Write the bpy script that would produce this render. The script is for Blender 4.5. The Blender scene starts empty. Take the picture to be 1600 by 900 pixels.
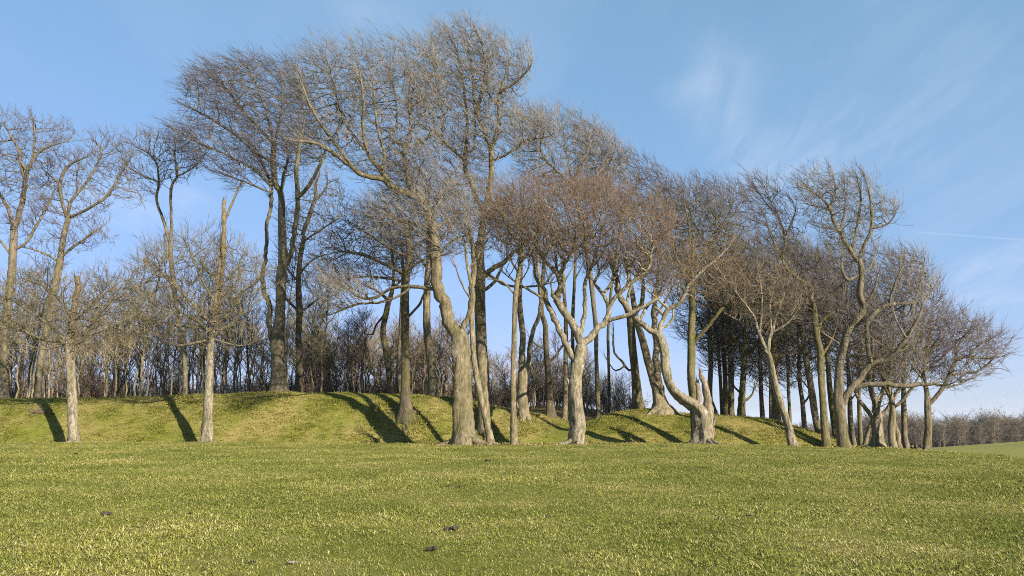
import bpy, math, random
import numpy as np
from mathutils import Vector

# ------------------------------------------------------------------ camera, sky, sun, exposure
scene = bpy.context.scene
COL = scene.collection
F = 1209.0                      # focal length in pixels of a 1600 x 900 frame
PITCH = math.radians(9.35)
CAMZ = 1.5
cam_d = bpy.data.cameras.new('camera')
cam_d.sensor_width = 36.0
cam_d.lens = 36.0 * F / 1600.0
cam_d.clip_start = 0.05
cam_d.clip_end = 60000
cam = bpy.data.objects.new('camera', cam_d)
COL.objects.link(cam)
cam.location = (0, 0, CAMZ)
cam.rotation_euler = (math.radians(90) + PITCH, 0, 0)
scene.camera = cam

SUN_EL = math.radians(25)
SUN_AZ = math.atan2(0.65, -0.76)          # clockwise from +Y
world = bpy.data.worlds.new('World')
scene.world = world
world.use_nodes = True


def build_world():
    nt = world.node_tree
    nt.nodes.clear()
    N, L = nt.nodes.new, nt.links.new
    out = N('ShaderNodeOutputWorld')
    bg = N('ShaderNodeBackground')
    bg.inputs['Strength'].default_value = 0.086
    sky = N('ShaderNodeTexSky')
    sky.sky_type = 'NISHITA'
    sky.sun_disc = False
    sky.sun_elevation = SUN_EL
    sky.sun_rotation = SUN_AZ
    sky.altitude = 600
    sky.air_density = 1.0
    sky.dust_density = 0.0
    sky.ozone_density = 3.0
    co = N('ShaderNodeTexCoord')

    def math_(op, a, b=None, c=None, clamp=False):
        m = N('ShaderNodeMath'); m.operation = op; m.use_clamp = clamp
        for i, v in enumerate((a, b, c)):
            if v is None: continue
            if isinstance(v, (int, float)): m.inputs[i].default_value = v
            else: L(v, m.inputs[i])
        return m.outputs[0]

    sep = N('ShaderNodeSeparateXYZ'); L(co.outputs['Generated'], sep.inputs[0])
    X, Y, Z = sep.outputs
    # thin high cirrus: project the direction on a flat layer and stretch the noise along the wind
    zz = math_('ADD', math_('MAXIMUM', Z, 0.0), 0.10)
    px = math_('DIVIDE', X, zz)
    py = math_('DIVIDE', Y, zz)
    comb = N('ShaderNodeCombineXYZ'); L(px, comb.inputs[0]); L(py, comb.inputs[1])
    mp = N('ShaderNodeMapping'); L(comb.outputs[0], mp.inputs[0])
    mp.inputs['Rotation'].default_value = (0, 0, math.radians(-28))
    mp.inputs['Scale'].default_value = (1.35, 0.42, 1.0)
    mp.inputs['Location'].default_value = (3.3, 1.7, 0.0)
    n1 = N('ShaderNodeTexNoise'); L(mp.outputs[0], n1.inputs['Vector'])
    n1.inputs['Scale'].default_value = 1.0
    n1.inputs['Detail'].default_value = 7
    n1.inputs['Roughness'].default_value = 0.55
    n1.inputs['Distortion'].default_value = 0.6
    mr = N('ShaderNodeMapRange'); mr.interpolation_type = 'SMOOTHSTEP'
    L(n1.outputs['Fac'], mr.inputs[0])
    mr.inputs[1].default_value = 0.45; mr.inputs[2].default_value = 0.85
    mr.inputs[4].default_value = 0.22
    cl = mr.outputs[0]

    def dirpx(x, y):
        u, v = (x - 800) / F, (450 - y) / F
        d = Vector((u, math.cos(PITCH) - v * math.sin(PITCH), math.sin(PITCH) + v * math.cos(PITCH)))
        return d.normalized()

    nz = N('ShaderNodeTexNoise'); L(co.outputs['Generated'], nz.inputs['Vector'])
    nz.inputs['Scale'].default_value = 10; nz.inputs['Detail'].default_value = 6

    def wisp(a, b, width, amp, seed):
        """a soft cirrus streak from sky direction a to b"""
        A, B = dirpx(*a), dirpx(*b)
        mid = (A + B).normalized(); ax = (B - A); half = ax.length / 2; ax = ax.normalized()
        nn = mid.cross(ax).normalized()

        def dot(v):
            d = N('ShaderNodeVectorMath'); d.operation = 'DOT_PRODUCT'
            L(nv, d.inputs[0]); d.inputs[1].default_value = v
            return d.outputs['Value']
        off = N('ShaderNodeVectorMath'); off.operation = 'MULTIPLY_ADD'
        L(nz.outputs['Color'], off.inputs[0]); off.inputs[1].default_value = (width * 1.6,) * 3
        L(co.outputs['Generated'], off.inputs[2])
        sh = N('ShaderNodeVectorMath'); sh.operation = 'SUBTRACT'
        L(off.outputs[0], sh.inputs[0]); sh.inputs[1].default_value = (width * 0.8,) * 3
        nv = sh.outputs[0]
        t = math_('DIVIDE', dot(ax), half)
        s = math_('DIVIDE', dot(nn), width)
        g = math_('MULTIPLY', math_('EXPONENT', math_('MULTIPLY', math_('MULTIPLY', s, s), -1.0)),
                  math_('EXPONENT', math_('MULTIPLY', math_('POWER', math_('ABSOLUTE', t), 3.0), -1.0)))
        g = math_('MULTIPLY', g, math_('GREATER_THAN', dot(mid), 0.0))
        return math_('MULTIPLY', g, amp)
    ws = [wisp((1105, 60), (1150, 260), 0.040, 0.15, 0), wisp((1035, 150), (1120, 130), 0.016, 0.09, 3),
          wisp((1150, 235), (1330, 300), 0.05, 0.16, 5), wisp((1300, 240), (1620, 60), 0.085, 0.11, 1),
          wisp((1470, 440), (1640, 385), 0.016, 0.18, 7), wisp((1450, 475), (1660, 455), 0.014, 0.16, 9),
          wisp((500, 0), (680, 40), 0.03, 0.12, 2), wisp((60, 330), (330, 300), 0.03, 0.22, 4)]
    # fine streaks inside the wisps
    mp3 = N('ShaderNodeMapping'); L(comb.outputs[0], mp3.inputs[0])
    mp3.inputs['Rotation'].default_value = (0, 0, math.radians(-40)); mp3.inputs['Scale'].default_value = (9.0, 2.0, 1.0)
    n3 = N('ShaderNodeTexNoise'); L(mp3.outputs[0], n3.inputs['Vector'])
    n3.inputs['Scale'].default_value = 1.0; n3.inputs['Detail'].default_value = 5; n3.inputs['Distortion'].default_value = 1.2
    st = N('ShaderNodeMapRange'); st.interpolation_type = 'SMOOTHSTEP'; L(n3.outputs['Fac'], st.inputs[0])
    st.inputs[1].default_value = 0.28; st.inputs[2].default_value = 0.72; st.inputs[3].default_value = 0.35; st.inputs[4].default_value = 1.5
    ws = [math_('MULTIPLY', w, st.outputs[0]) for w in ws]
    tot = cl
    for w in ws:
        tot = math_('ADD', tot, w)
    # contrail
    A, B = dirpx(1395, 360), dirpx(1700, 382)
    nn = A.cross(B).normalized(); ax = (B - A).normalized()
    d1 = N('ShaderNodeVectorMath'); d1.operation = 'DOT_PRODUCT'
    L(co.outputs['Generated'], d1.inputs[0]); d1.inputs[1].default_value = nn
    d2 = N('ShaderNodeVectorMath'); d2.operation = 'DOT_PRODUCT'
    L(co.outputs['Generated'], d2.inputs[0]); d2.inputs[1].default_value = ax
    s = math_('DIVIDE', d1.outputs['Value'], 0.0010)
    g = math_('EXPONENT', math_('MULTIPLY', math_('MULTIPLY', s, s), -1.0))
    t = N('ShaderNodeMapRange'); t.interpolation_type = 'SMOOTHSTEP'
    L(d2.outputs['Value'], t.inputs[0])
    t.inputs[1].default_value = A.dot(ax); t.inputs[2].default_value = A.dot(ax) + 0.05
    con = math_('MULTIPLY', math_('MULTIPLY', g, t.outputs[0]), 0.16)
    con = math_('MULTIPLY', con, math_('GREATER_THAN', Y, 0.0))
    tot = math_('ADD', tot, con)
    tot = math_('MINIMUM', tot, 0.85)
    gam = N('ShaderNodeGamma'); L(sky.outputs[0], gam.inputs[0]); gam.inputs[1].default_value = 0.68
    tint = N('ShaderNodeHueSaturation'); L(gam.outputs[0], tint.inputs['Color'])
    tint.inputs['Saturation'].default_value = 1.30; tint.inputs['Value'].default_value = 1.12
    # even grade of the whole sky: a clear winter sky is flatter and bluer down to the horizon
    sp = N('ShaderNodeSeparateColor'); L(tint.outputs[0], sp.inputs[0])
    cb = N('ShaderNodeCombineColor')
    for i, (k, g) in enumerate(((1.66, .55), (2.17, .44), (2.13, .70))):
        L(math_('MULTIPLY', math_('POWER', sp.outputs[i], g), k), cb.inputs[i])
    tint = cb
    mix = N('ShaderNodeMix'); mix.data_type = 'RGBA'
    L(tot, mix.inputs['Factor'])
    L(tint.outputs[0], mix.inputs['A'])
    mix.inputs['B'].default_value = (4.6, 5.1, 5.9, 1)
    L(mix.outputs['Result'], bg.inputs['Color'])
    L(bg.outputs[0], out.inputs['Surface'])


build_world()
world.cycles.sampling_method = 'MANUAL'
world.cycles.sample_map_resolution = 256
sun_d = bpy.data.lights.new('sun', 'SUN')
sun_d.energy = 5.0
sun_d.angle = math.radians(0.53)
sun_d.color = (1.0, 0.92, 0.80)
sun = bpy.data.objects.new('sun', sun_d)
COL.objects.link(sun)
_td = Vector((-math.sin(SUN_AZ) * math.cos(SUN_EL), -math.cos(SUN_AZ) * math.cos(SUN_EL), -math.sin(SUN_EL)))
sun.rotation_euler = _td.to_track_quat('-Z', 'Y').to_euler()
sun.location = (30, -30, 40)
scene.view_settings.view_transform = 'Standard'
scene.view_settings.look = 'None'
scene.view_settings.exposure = 1.0
scene.view_settings.gamma = 1.0
scene.view_settings.use_curve_mapping = False
scene.cycles.use_denoising = False
scene.cycles.filter_width = 1.0
scene.cycles.max_bounces = 3
scene.cycles.diffuse_bounces = 2
scene.cycles.glossy_bounces = 1
scene.cycles.transparent_max_bounces = 2

rng = np.random.default_rng(11)
random.seed(11)


# ------------------------------------------------------------------ geometry helpers
def unproject(px, py, d):
    """point on the ray of pixel (px, py) at depth y = d (metres in front of the camera)"""
    u = (np.asarray(px, float) - 800) / F
    v = (450 - np.asarray(py, float)) / F
    yc = math.cos(PITCH) - v * math.sin(PITCH)
    t = d / yc
    return np.stack([u * t, d + 0 * t, CAMZ + t * (math.sin(PITCH) + v * math.cos(PITCH))], -1)


def smooth(t):
    t = np.clip(t, 0, 1)
    return t * t * (3 - 2 * t)


_lat = np.random.default_rng(5).random((256, 256))


def vnoise(x, y):
    xi = np.floor(x).astype(int); yi = np.floor(y).astype(int)
    fx = smooth(x - xi); fy = smooth(y - yi)
    a = _lat[xi & 255, yi & 255]; b = _lat[(xi + 1) & 255, yi & 255]
    c = _lat[xi & 255, (yi + 1) & 255]; d = _lat[(xi + 1) & 255, (yi + 1) & 255]
    return (a * (1 - fx) + b * fx) * (1 - fy) + (c * (1 - fx) + d * fx) * fy - 0.5


CX = np.array([-90, -60, -31, -21, -14.3, -9.8, -6.3, -3.9, -1.6, 1.2, 2.6, 3.6, 4.6, 6.0, 7.9, 9.8, 13.8, 15.7, 17.7, 19.6, 22, 30, 60, 120])
CZ = np.array([2.3, 2.35, 2.42, 2.6, 2.87, 2.8, 2.7, 2.6, 2.15, 1.55, 1.05, 0.9, 1.1, 1.6, 1.84, 1.66, 1.42, 1.25, .55, -.35, -.5, -1.0, -6, -20])


def field(x, y):
    return np.where(y > 30, 0.09, 0.09 * smooth(y / 30.0)) - 0.0021 * np.maximum(0, x - 7) ** 2 * (np.abs(x) < 70) \
        - 0.0021 * 63 ** 2 * (np.abs(x) >= 70) * (x > 0)


def ground_z(x, y):
    x = np.asarray(x, float); y = np.asarray(y, float)
    f = field(x, y) + 0.10 * vnoise(x * .13, y * .13) + 0.035 * vnoise(x * .6, y * .6)
    xs = x - 0.55 * (y - 47) * smooth((x + 1) / 4) * smooth((11 - x) / 4)     # the way through the bank runs oblique
    crest = np.interp(xs, CX, CZ)
    wob = 0.5 * vnoise(x * .12 + 7, y * 0 + 3.3)
    has = smooth((20.5 - x) / 3.0)
    ditch = -0.45 * np.exp(-((y - 42.6 - wob) / 1.1) ** 2) * has
    t = smooth((y - 42.2 - wob) / 5.2)
    lump = (0.08 * vnoise(x * .4, y * .5) + 0.05 * vnoise(x * 1.5 + 9, y * 2.3) + 0.04 * vnoise(x * 4, y * 4.4)) * smooth((y - 42) / 1.5) * has
    inner = crest - 0.35 * smooth((y - 48) / 4) - 0.0013 * np.maximum(0, y - 54) ** 2
    z = np.where(y < 47.4 + wob, f + ditch + (crest - f) * t, inner) + lump
    # beyond the hill top: a dip, a field that rises again on the right, then the long drop to the plain
    r = np.hypot(x, y - 25)
    far = np.interp(r, [0, 50, 75, 130, 200, 285, 420, 700, 1500, 3000, 6000, 60000],
                    [0, -.2, -2.2, -9.5, -11.5, -11.8, -15, -30, -90, -150, -165, -170])
    far = far + 0.5 * vnoise(x * .02, y * .02) * smooth((r - 90) / 60)
    far = far + 7.2 * smooth((x - 105) / 80) * np.exp(-((y - 235) / 60) ** 2)
    k = smooth((r - 55) / 45)
    k = np.maximum(k, smooth((y - 85) / 25))
    front = smooth((40 - y) / 10)
    zf = np.where(r < 55, z, z * (1 - k) + far * k)
    return zf


def new_mesh(name, verts, faces_flat, loop_tot, smooth_shade=False):
    me = bpy.data.meshes.new(name)
    verts = np.ascontiguousarray(verts, dtype=np.float32)
    ff = np.ascontiguousarray(faces_flat, dtype=np.int32)
    lt = np.ascontiguousarray(loop_tot, dtype=np.int32)
    me.vertices.add(len(verts)); me.vertices.foreach_set('co', verts.ravel())
    me.loops.add(len(ff)); me.loops.foreach_set('vertex_index', ff)
    me.polygons.add(len(lt))
    ls = np.concatenate([[0], np.cumsum(lt)[:-1]]).astype(np.int32)
    me.polygons.foreach_set('loop_start', ls)
    me.polygons.foreach_set('loop_total', lt)
    if smooth_shade:
        me.polygons.foreach_set('use_smooth', np.ones(len(lt), dtype=bool))
    me.update(calc_edges=True)
    return me


class Soup:
    """collects vertices and faces of one mesh"""
    def __init__(s):
        s.v = []; s.f = []; s.t = []; s.n = 0

    def add(s, verts, quads=None, tris=None):
        verts = np.asarray(verts, float).reshape(-1, 3)
        if quads is not None and len(quads):
            q = np.asarray(quads, int).reshape(-1, 4) + s.n
            s.f.append(q.ravel()); s.t.append(np.full(len(q), 4))
        if tris is not None and len(tris):
            q = np.asarray(tris, int).reshape(-1, 3) + s.n
            s.f.append(q.ravel()); s.t.append(np.full(len(q), 3))
        s.v.append(verts); s.n += len(verts)

    def mesh(s, name, origin=(0, 0, 0), sm=True):
        return new_mesh(name, np.concatenate(s.v) - np.asarray(origin), np.concatenate(s.f), np.concatenate(s.t), sm)


def frames(P):
    T = np.gradient(P, axis=0)
    T /= np.linalg.norm(T, axis=1, keepdims=True) + 1e-9
    m = T.mean(0)
    ref = np.array([0, 1, 0.]) if abs(m[1]) < 0.7 * np.linalg.norm(m) + 1e-9 else np.array([1., 0, 0])
    A = np.cross(T, ref); A /= np.linalg.norm(A, axis=1, keepdims=True) + 1e-9
    return A, np.cross(T, A)


_quadcache = {}


def tube_quads(n, k):
    if (n, k) not in _quadcache:
        i = np.arange(n - 1)[:, None] * k; j = np.arange(k)[None]; j2 = (j + 1) % k
        _quadcache[(n, k)] = np.stack([i + j, i + j2, i + k + j2, i + k + j], -1).reshape(-1, 4)
    return _quadcache[(n, k)]


def add_tube(s, P, R, k, mult=None, cap=True):
    P = np.asarray(P, float); n = len(P)
    A, B = frames(P)
    th = np.arange(k) * 2 * math.pi / k
    rr = np.asarray(R)[:, None] * (np.ones((n, k)) if mult is None else mult)
    V = P[:, None] + A[:, None] * (rr * np.cos(th))[..., None] + B[:, None] * (rr * np.sin(th))[..., None]
    V = V.reshape(-1, 3)
    if cap:
        V = np.concatenate([V, P[-1:] + (P[-1] - P[-2]) * 0.25])
        j = np.arange(k)
        tr = np.stack([(n - 1) * k + j, (n - 1) * k + (j + 1) % k, np.full(k, n * k)], -1)
        s.add(V, tube_quads(n, k), tr)
    else:
        s.add(V, tube_quads(n, k))


def add_twigs(s, P, R):
    """P (N,K,3), R (N,K-1): tapered three-sided twigs that end in a point"""
    N_, K, _ = P.shape
    T = P[:, -1] - P[:, 0]
    T /= np.linalg.norm(T, axis=1, keepdims=True) + 1e-9
    ref = rng.normal(size=(N_, 3))
    A = np.cross(T, ref); A /= np.linalg.norm(A, axis=1, keepdims=True) + 1e-9
    B = np.cross(T, A)
    th = np.arange(3) * 2 * math.pi / 3
    ring = A[:, None, None] * np.cos(th)[None, None, :, None] + B[:, None, None] * np.sin(th)[None, None, :, None]
    V = P[:, :-1, None] + ring * R[:, :, None, None]                 # N, K-1, 3, 3
    V = np.concatenate([V.reshape(N_, -1, 3), P[:, -1:]], 1)           # N, 3(K-1)+1, 3
    per = V.shape[1]
    off = (np.arange(N_) * per)[:, None, None]
    tr = np.array([[3 * (K - 2) + j, 3 * (K - 2) + (j + 1) % 3, per - 1] for j in range(3)])[None] + off
    if K > 2:
        q = tube_quads(K - 1, 3)[None] + off
        s.add(V.reshape(-1, 3), q.reshape(-1, 4), tr.reshape(-1, 3))
    else:
        s.add(V.reshape(-1, 3), None, tr.reshape(-1, 3))


def obj(name, me, mat=None, parent=None, **props):
    o = bpy.data.objects.new(name, me)
    COL.objects.link(o)
    if mat is not None and me is not None:
        me.materials.clear(); me.materials.append(mat)
    if parent is not None:
        o.parent = parent
    for k, v in props.items():
        o[k] = v
    return o


def empty(name, loc, label, category, group=None):
    o = bpy.data.objects.new(name, None)
    o.empty_display_size = 0.3
    COL.objects.link(o)
    o.location = loc
    o['label'] = label; o['category'] = category
    if group: o['group'] = group
    return o


def copy_tree(root, loc, rz=0.0, sc=(1, 1, 1)):
    def rec(o, par):
        c = o.copy(); COL.objects.link(c)
        if par is not None: c.parent = par
        for ch in o.children: rec(ch, c)
        return c
    c = rec(root, None)
    c.location = loc; c.rotation_euler = (0, 0, rz); c.scale = sc
    return c


# ------------------------------------------------------------------ materials
def mat_base(name):
    m = bpy.data.materials.new(name); m.use_nodes = True
    nt = m.node_tree
    b = nt.nodes['Principled BSDF']
    return m, nt, b


def ramp(nt, fac, stops):
    r = nt.nodes.new('ShaderNodeValToRGB')
    e = r.color_ramp.elements
    while len(e) < len(stops): e.new(0.5)
    for i, (p, c) in enumerate(stops):
        e[i].position = p
        e[i].color = (*c, 1) if len(c) == 3 else c
    nt.links.new(fac, r.inputs[0])
    return r.outputs[0]


def noise(nt, vec, scale, detail=4, rough=0.55, dist=0.0):
    n = nt.nodes.new('ShaderNodeTexNoise')
    if vec is not None: nt.links.new(vec, n.inputs['Vector'])
    n.inputs['Scale'].default_value = scale; n.inputs['Detail'].default_value = detail
    n.inputs['Roughness'].default_value = rough; n.inputs['Distortion'].default_value = dist
    return n.outputs['Fac']


def mixc(nt, fac, a, b, mode='MIX'):
    m = nt.nodes.new('ShaderNodeMix'); m.data_type = 'RGBA'; m.blend_type = mode
    for s, v in (('Factor', fac), ('A', a), ('B', b)):
        if isinstance(v, (int, float)): m.inputs[s].default_value = v
        elif isinstance(v, tuple): m.inputs[s].default_value = (*v, 1)
        else: nt.links.new(v, m.inputs[s])
    return m.outputs['Result']


def mapr(nt, v, a, b, c=0.0, d=1.0):
    m = nt.nodes.new('ShaderNodeMapRange'); m.interpolation_type = 'SMOOTHSTEP'
    nt.links.new(v, m.inputs[0])
    for i, x in enumerate((a, b, c, d)): m.inputs[i + 1].default_value = x
    return m.outputs[0]


def bark(name, dark, light, algae=0.3, lichen=0.2, wood=None, bump=1.0):
    m, nt, b = mat_base(name)
    geo = nt.nodes.new('ShaderNodeNewGeometry')
    mp = nt.nodes.new('ShaderNodeMapping'); nt.links.new(geo.outputs['Position'], mp.inputs[0])
    mp.inputs['Scale'].default_value = (1, 1, 0.3)
    mp2 = nt.nodes.new('ShaderNodeMapping'); nt.links.new(geo.outputs['Position'], mp2.inputs[0])
    mp2.inputs['Scale'].default_value = (1, 1, 0.75)
    n1 = noise(nt, mp.outputs[0], 7, 8, 0.65, 0.4)
    c = ramp(nt, n1, [(0.34, dark), (0.64, light)])
    n2 = noise(nt, mp2.outputs[0], 1.3, 5, 0.6)
    green = mapr(nt, n2, 0.62 - 0.3 * algae, 0.85 - 0.25 * algae, 0, 0.75)
    c = mixc(nt, green, c, (0.105, 0.10, 0.026))
    n3 = noise(nt, mp2.outputs[0], 5.5, 6, 0.65, 0.5)
    pale = mapr(nt, n3, 0.70 - 0.22 * lichen, 0.76 - 0.2 * lichen, 0, 0.85)
    c = mixc(nt, pale, c, (0.38, 0.355, 0.28))
    n5 = noise(nt, mp2.outputs[0], 2.4, 4, 0.6)
    blot = mapr(nt, n5, 0.60, 0.72, 0, 0.55)
    c = mixc(nt, blot, c, tuple(x * 0.45 for x in dark))
    n6 = noise(nt, mp.outputs[0], 19, 6, 0.7, 1.2)
    c = mixc(nt, mapr(nt, n6, 0.52, 0.66, 0, 0.6), c, tuple(x * 0.5 for x in dark))
    mp4 = nt.nodes.new('ShaderNodeMapping'); nt.links.new(geo.outputs['Position'], mp4.inputs[0])
    mp4.inputs['Scale'].default_value = (1, 1, 0.07)
    c = mixc(nt, mapr(nt, noise(nt, mp4.outputs[0], 6, 4, 0.6, 0.3), 0.54, 0.68, 0, 0.5), c, tuple(x * 0.6 for x in dark))
    if wood:
        n4 = noise(nt, mp.outputs[0], 3.0, 5, 0.6, 0.8)
        c = mixc(nt, mapr(nt, n4, 0.53, 0.66), c, wood)
    nt.links.new(c, b.inputs['Base Color'])
    b.inputs['Roughness'].default_value = 0.9
    b.inputs['Specular IOR Level'].default_value = 0.15
    bp = nt.nodes.new('ShaderNodeBump'); bp.inputs['Strength'].default_value = bump
    bp.inputs['Distance'].default_value = 0.09
    nh = noise(nt, mp.outputs[0], 11, 8, 0.7, 0.3)
    nt.links.new(nh, bp.inputs['Height']); nt.links.new(bp.outputs[0], b.inputs['Normal'])
    return m


def twigmat(name, c1, c2):
    m, nt, b = mat_base(name)
    geo = nt.nodes.new('ShaderNodeNewGeometry')
    n = noise(nt, geo.outputs['Position'], 1.4, 4)
    c = ramp(nt, n, [(0.35, c1), (0.65, c2)])
    nt.links.new(c, b.inputs['Base Color'])
    b.inputs['Roughness'].default_value = 0.85
    b.inputs['Specular IOR Level'].default_value = 0.2
    return m


BARK = {
    'moss': bark('bark_moss', (0.080, 0.064, 0.034), (0.28, 0.228, 0.135), 0.45, 0.25),
    'pale': bark('bark_pale', (0.10, 0.078, 0.044), (0.33, 0.27, 0.165), 0.5, 0.35),
    'lichen': bark('bark_lichen', (0.085, 0.068, 0.042), (0.37, 0.31, 0.205), 0.45, 0.6),
    'olive': bark('bark_olive', (0.075, 0.062, 0.028), (0.24, 0.195, 0.098), 0.8, 0.2),
    'grey': bark('bark_grey', (0.085, 0.068, 0.042), (0.26, 0.215, 0.14), 0.55, 0.2),
    'dark': bark('bark_dark', (0.050, 0.041, 0.025), (0.16, 0.13, 0.080), 0.6, 0.08),
    'snag': bark('bark_broken_wood', (0.085, 0.065, 0.038), (0.28, 0.22, 0.125), 0.3, 0.35, (0.25, 0.165, 0.075)),
    'rot': bark('bark_rotten_wood', (0.13, 0.10, 0.065), (0.38, 0.31, 0.21), 0.0, 0.4, (0.20, 0.075, 0.03)),
}
TWIG = {
    'pale': twigmat('twig_pale', (0.11, 0.092, 0.076), (0.30, 0.26, 0.21)),
    'grey': twigmat('twig_grey', (0.125, 0.105, 0.086), (0.26, 0.22, 0.18)),
    'purple': twigmat('twig_purple', (0.085, 0.068, 0.064), (0.19, 0.15, 0.135)),
    'brown': twigmat('twig_brown', (0.105, 0.078, 0.048), (0.23, 0.175, 0.11)),
    'red': twigmat('twig_red', (0.11, 0.073, 0.048), (0.23, 0.155, 0.10)),
    'olive': twigmat('twig_olive', (0.11, 0.088, 0.045), (0.24, 0.195, 0.105)),
    'dark': twigmat('twig_dark', (0.07, 0.058, 0.042), (0.17, 0.138, 0.095)),
    'tan': twigmat('twig_tan', (0.19, 0.15, 0.08), (0.36, 0.29, 0.165)),
    'russet': twigmat('twig_russet', (0.16, 0.108, 0.072), (0.29, 0.20, 0.135)),
}


def ground_material():
    m, nt, b = mat_base('turf')
    geo = nt.nodes.new('ShaderNodeNewGeometry')
    pos = geo.outputs['Position']
    sep = nt.nodes.new('ShaderNodeSeparateXYZ'); nt.links.new(pos, sep.inputs[0])
    n1 = noise(nt, pos, 0.35, 6, 0.62)
    n2 = noise(nt, pos, 4.5, 6, 0.7)
    n3 = noise(nt, pos, 26, 4, 0.7)
    green = ramp(nt, n2, [(0.3, (0.10, 0.115, 0.014)), (0.7, (0.165, 0.17, 0.025))])
    straw = ramp(nt, n3, [(0.3, (0.16, 0.13, 0.036)), (0.7, (0.31, 0.25, 0.082))])
    bank = mapr(nt, sep.outputs[1], 41.5, 43.0)
    a = nt.nodes.new('ShaderNodeMath'); a.operation = 'MULTIPLY_ADD'
    nt.links.new(bank, a.inputs[0]); a.inputs[1].default_value = 0.07
    nt.links.new(n1, a.inputs[2])
    f = mapr(nt, a.outputs[0], 0.40, 0.70)
    near = mixc(nt, f, green, straw)
    # the trodden way through the bank stays short and green
    ma = nt.nodes.new('ShaderNodeMath'); ma.operation = 'MULTIPLY_ADD'
    nt.links.new(sep.outputs[1], ma.inputs[0]); ma.inputs[1].default_value = -0.55; ma.inputs[2].default_value = -4.0 + 0.55 * 47
    mb = nt.nodes.new('ShaderNodeMath'); mb.operation = 'ADD'
    nt.links.new(sep.outputs[0], mb.inputs[0]); nt.links.new(ma.outputs[0], mb.inputs[1])
    mc = nt.nodes.new('ShaderNodeMath'); mc.operation = 'ABSOLUTE'; nt.links.new(mb.outputs[0], mc.inputs[0])
    near = mixc(nt, mapr(nt, mc.outputs[0], .6, 1.5, .85, 0), near, green)
    # woodland floor under the trees behind the bank
    wl = mapr(nt, sep.outputs[1], 49.5, 53.0)
    wl2 = mapr(nt, sep.outputs[0], 26, 34, 1, 0)
    w = nt.nodes.new('ShaderNodeMath'); w.operation = 'MULTIPLY'
    nt.links.new(wl, w.inputs[0]); nt.links.new(wl2, w.inputs[1])
    litter = ramp(nt, n2, [(0.3, (0.07, 0.055, 0.025)), (0.7, (0.14, 0.10, 0.045))])
    near = mixc(nt, w.outputs[0], near, litter)
    # farm land far below: fields and woods
    vl = nt.nodes.new('ShaderNodeVectorMath'); vl.operation = 'LENGTH'; nt.links.new(pos, vl.inputs[0])
    vo = nt.nodes.new('ShaderNodeTexVoronoi'); nt.links.new(pos, vo.inputs['Vector']); vo.inputs['Scale'].default_value = 0.0032
    sc = nt.nodes.new('ShaderNodeSeparateColor'); nt.links.new(vo.outputs['Color'], sc.inputs[0])
    fld = ramp(nt, sc.outputs[0], [(0.2, (0.05, 0.075, 0.02)), (0.5, (0.11, 0.14, 0.035)), (0.75, (0.16, 0.13, 0.06)), (0.9, (0.03, 0.035, 0.02))])
    c = mixc(nt, mapr(nt, vl.outputs['Value'], 400, 700), near, fld)
    # open pasture on the right beyond the trees
    fr = mapr(nt, vl.outputs['Value'], 80, 100)
    fr2 = mapr(nt, vl.outputs['Value'], 400, 500, 1, 0)
    w3 = nt.nodes.new('ShaderNodeMath'); w3.operation = 'MULTIPLY'
    nt.links.new(fr, w3.inputs[0]); nt.links.new(fr2, w3.inputs[1])
    past = ramp(nt, noise(nt, pos, 0.05, 5, 0.6), [(0.35, (0.195, 0.18, 0.034)), (0.65, (0.24, 0.215, 0.045))])
    c = mixc(nt, w3.outputs[0], c, past)
    nt.links.new(c, b.inputs['Base Color'])
    b.inputs['Roughness'].default_value = 0.95
    b.inputs['Specular IOR Level'].default_value = 0.1
    bp = nt.nodes.new('ShaderNodeBump'); bp.inputs['Strength'].default_value = 0.7
    bp.inputs['Distance'].default_value = 0.05
    nt.links.new(n3, bp.inputs['Height']); nt.links.new(bp.outputs[0], b.inputs['Normal'])
    return m


def grass_material(name, straw_shift, stops=None):
    m, nt, b = mat_base(name)
    geo = nt.nodes.new('ShaderNodeNewGeometry')
    oi = nt.nodes.new('ShaderNodeObjectInfo')
    n1 = noise(nt, oi.outputs['Location'], 0.35, 6, 0.62)
    n2 = noise(nt, oi.outputs['Location'], 1.9, 3, 0.6)
    a = nt.nodes.new('ShaderNodeMath'); a.operation = 'MULTIPLY_ADD'
    nt.links.new(oi.outputs['Random'], a.inputs[0]); a.inputs[1].default_value = 0.13
    nt.links.new(n1, a.inputs[2])
    a2 = nt.nodes.new('ShaderNodeMath'); a2.operation = 'MULTIPLY_ADD'
    nt.links.new(n2, a2.inputs[0]); a2.inputs[1].default_value = 0.22
    nt.links.new(a.outputs[0], a2.inputs[2])
    f = mapr(nt, a2.outputs[0], 0.50 - straw_shift, 1.0 - straw_shift)
    c = ramp(nt, f, stops or [(0.0, (0.155, 0.168, 0.018)), (0.35, (0.222, 0.222, 0.028)), (0.65, (0.285, 0.27, 0.052)), (1.0, (0.355, 0.312, 0.085))])
    nt.links.new(c, b.inputs['Base Color'])
    b.inputs['Roughness'].default_value = 0.85
    b.inputs['Specular IOR Level'].default_value = 0.12
    return m


# ------------------------------------------------------------------ ground
def axis(lo_f, hi_f, step, lo, hi, g=1.18):
    a = list(np.arange(lo_f, hi_f + 1e-6, step))
    s = step
    while a[-1] < hi:
        s *= g; a.append(a[-1] + s)
    s = step; pre = []
    p = lo_f
    while p > lo:
        s *= g; p -= s; pre.append(p)
    return np.array(pre[::-1] + a)


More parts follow.
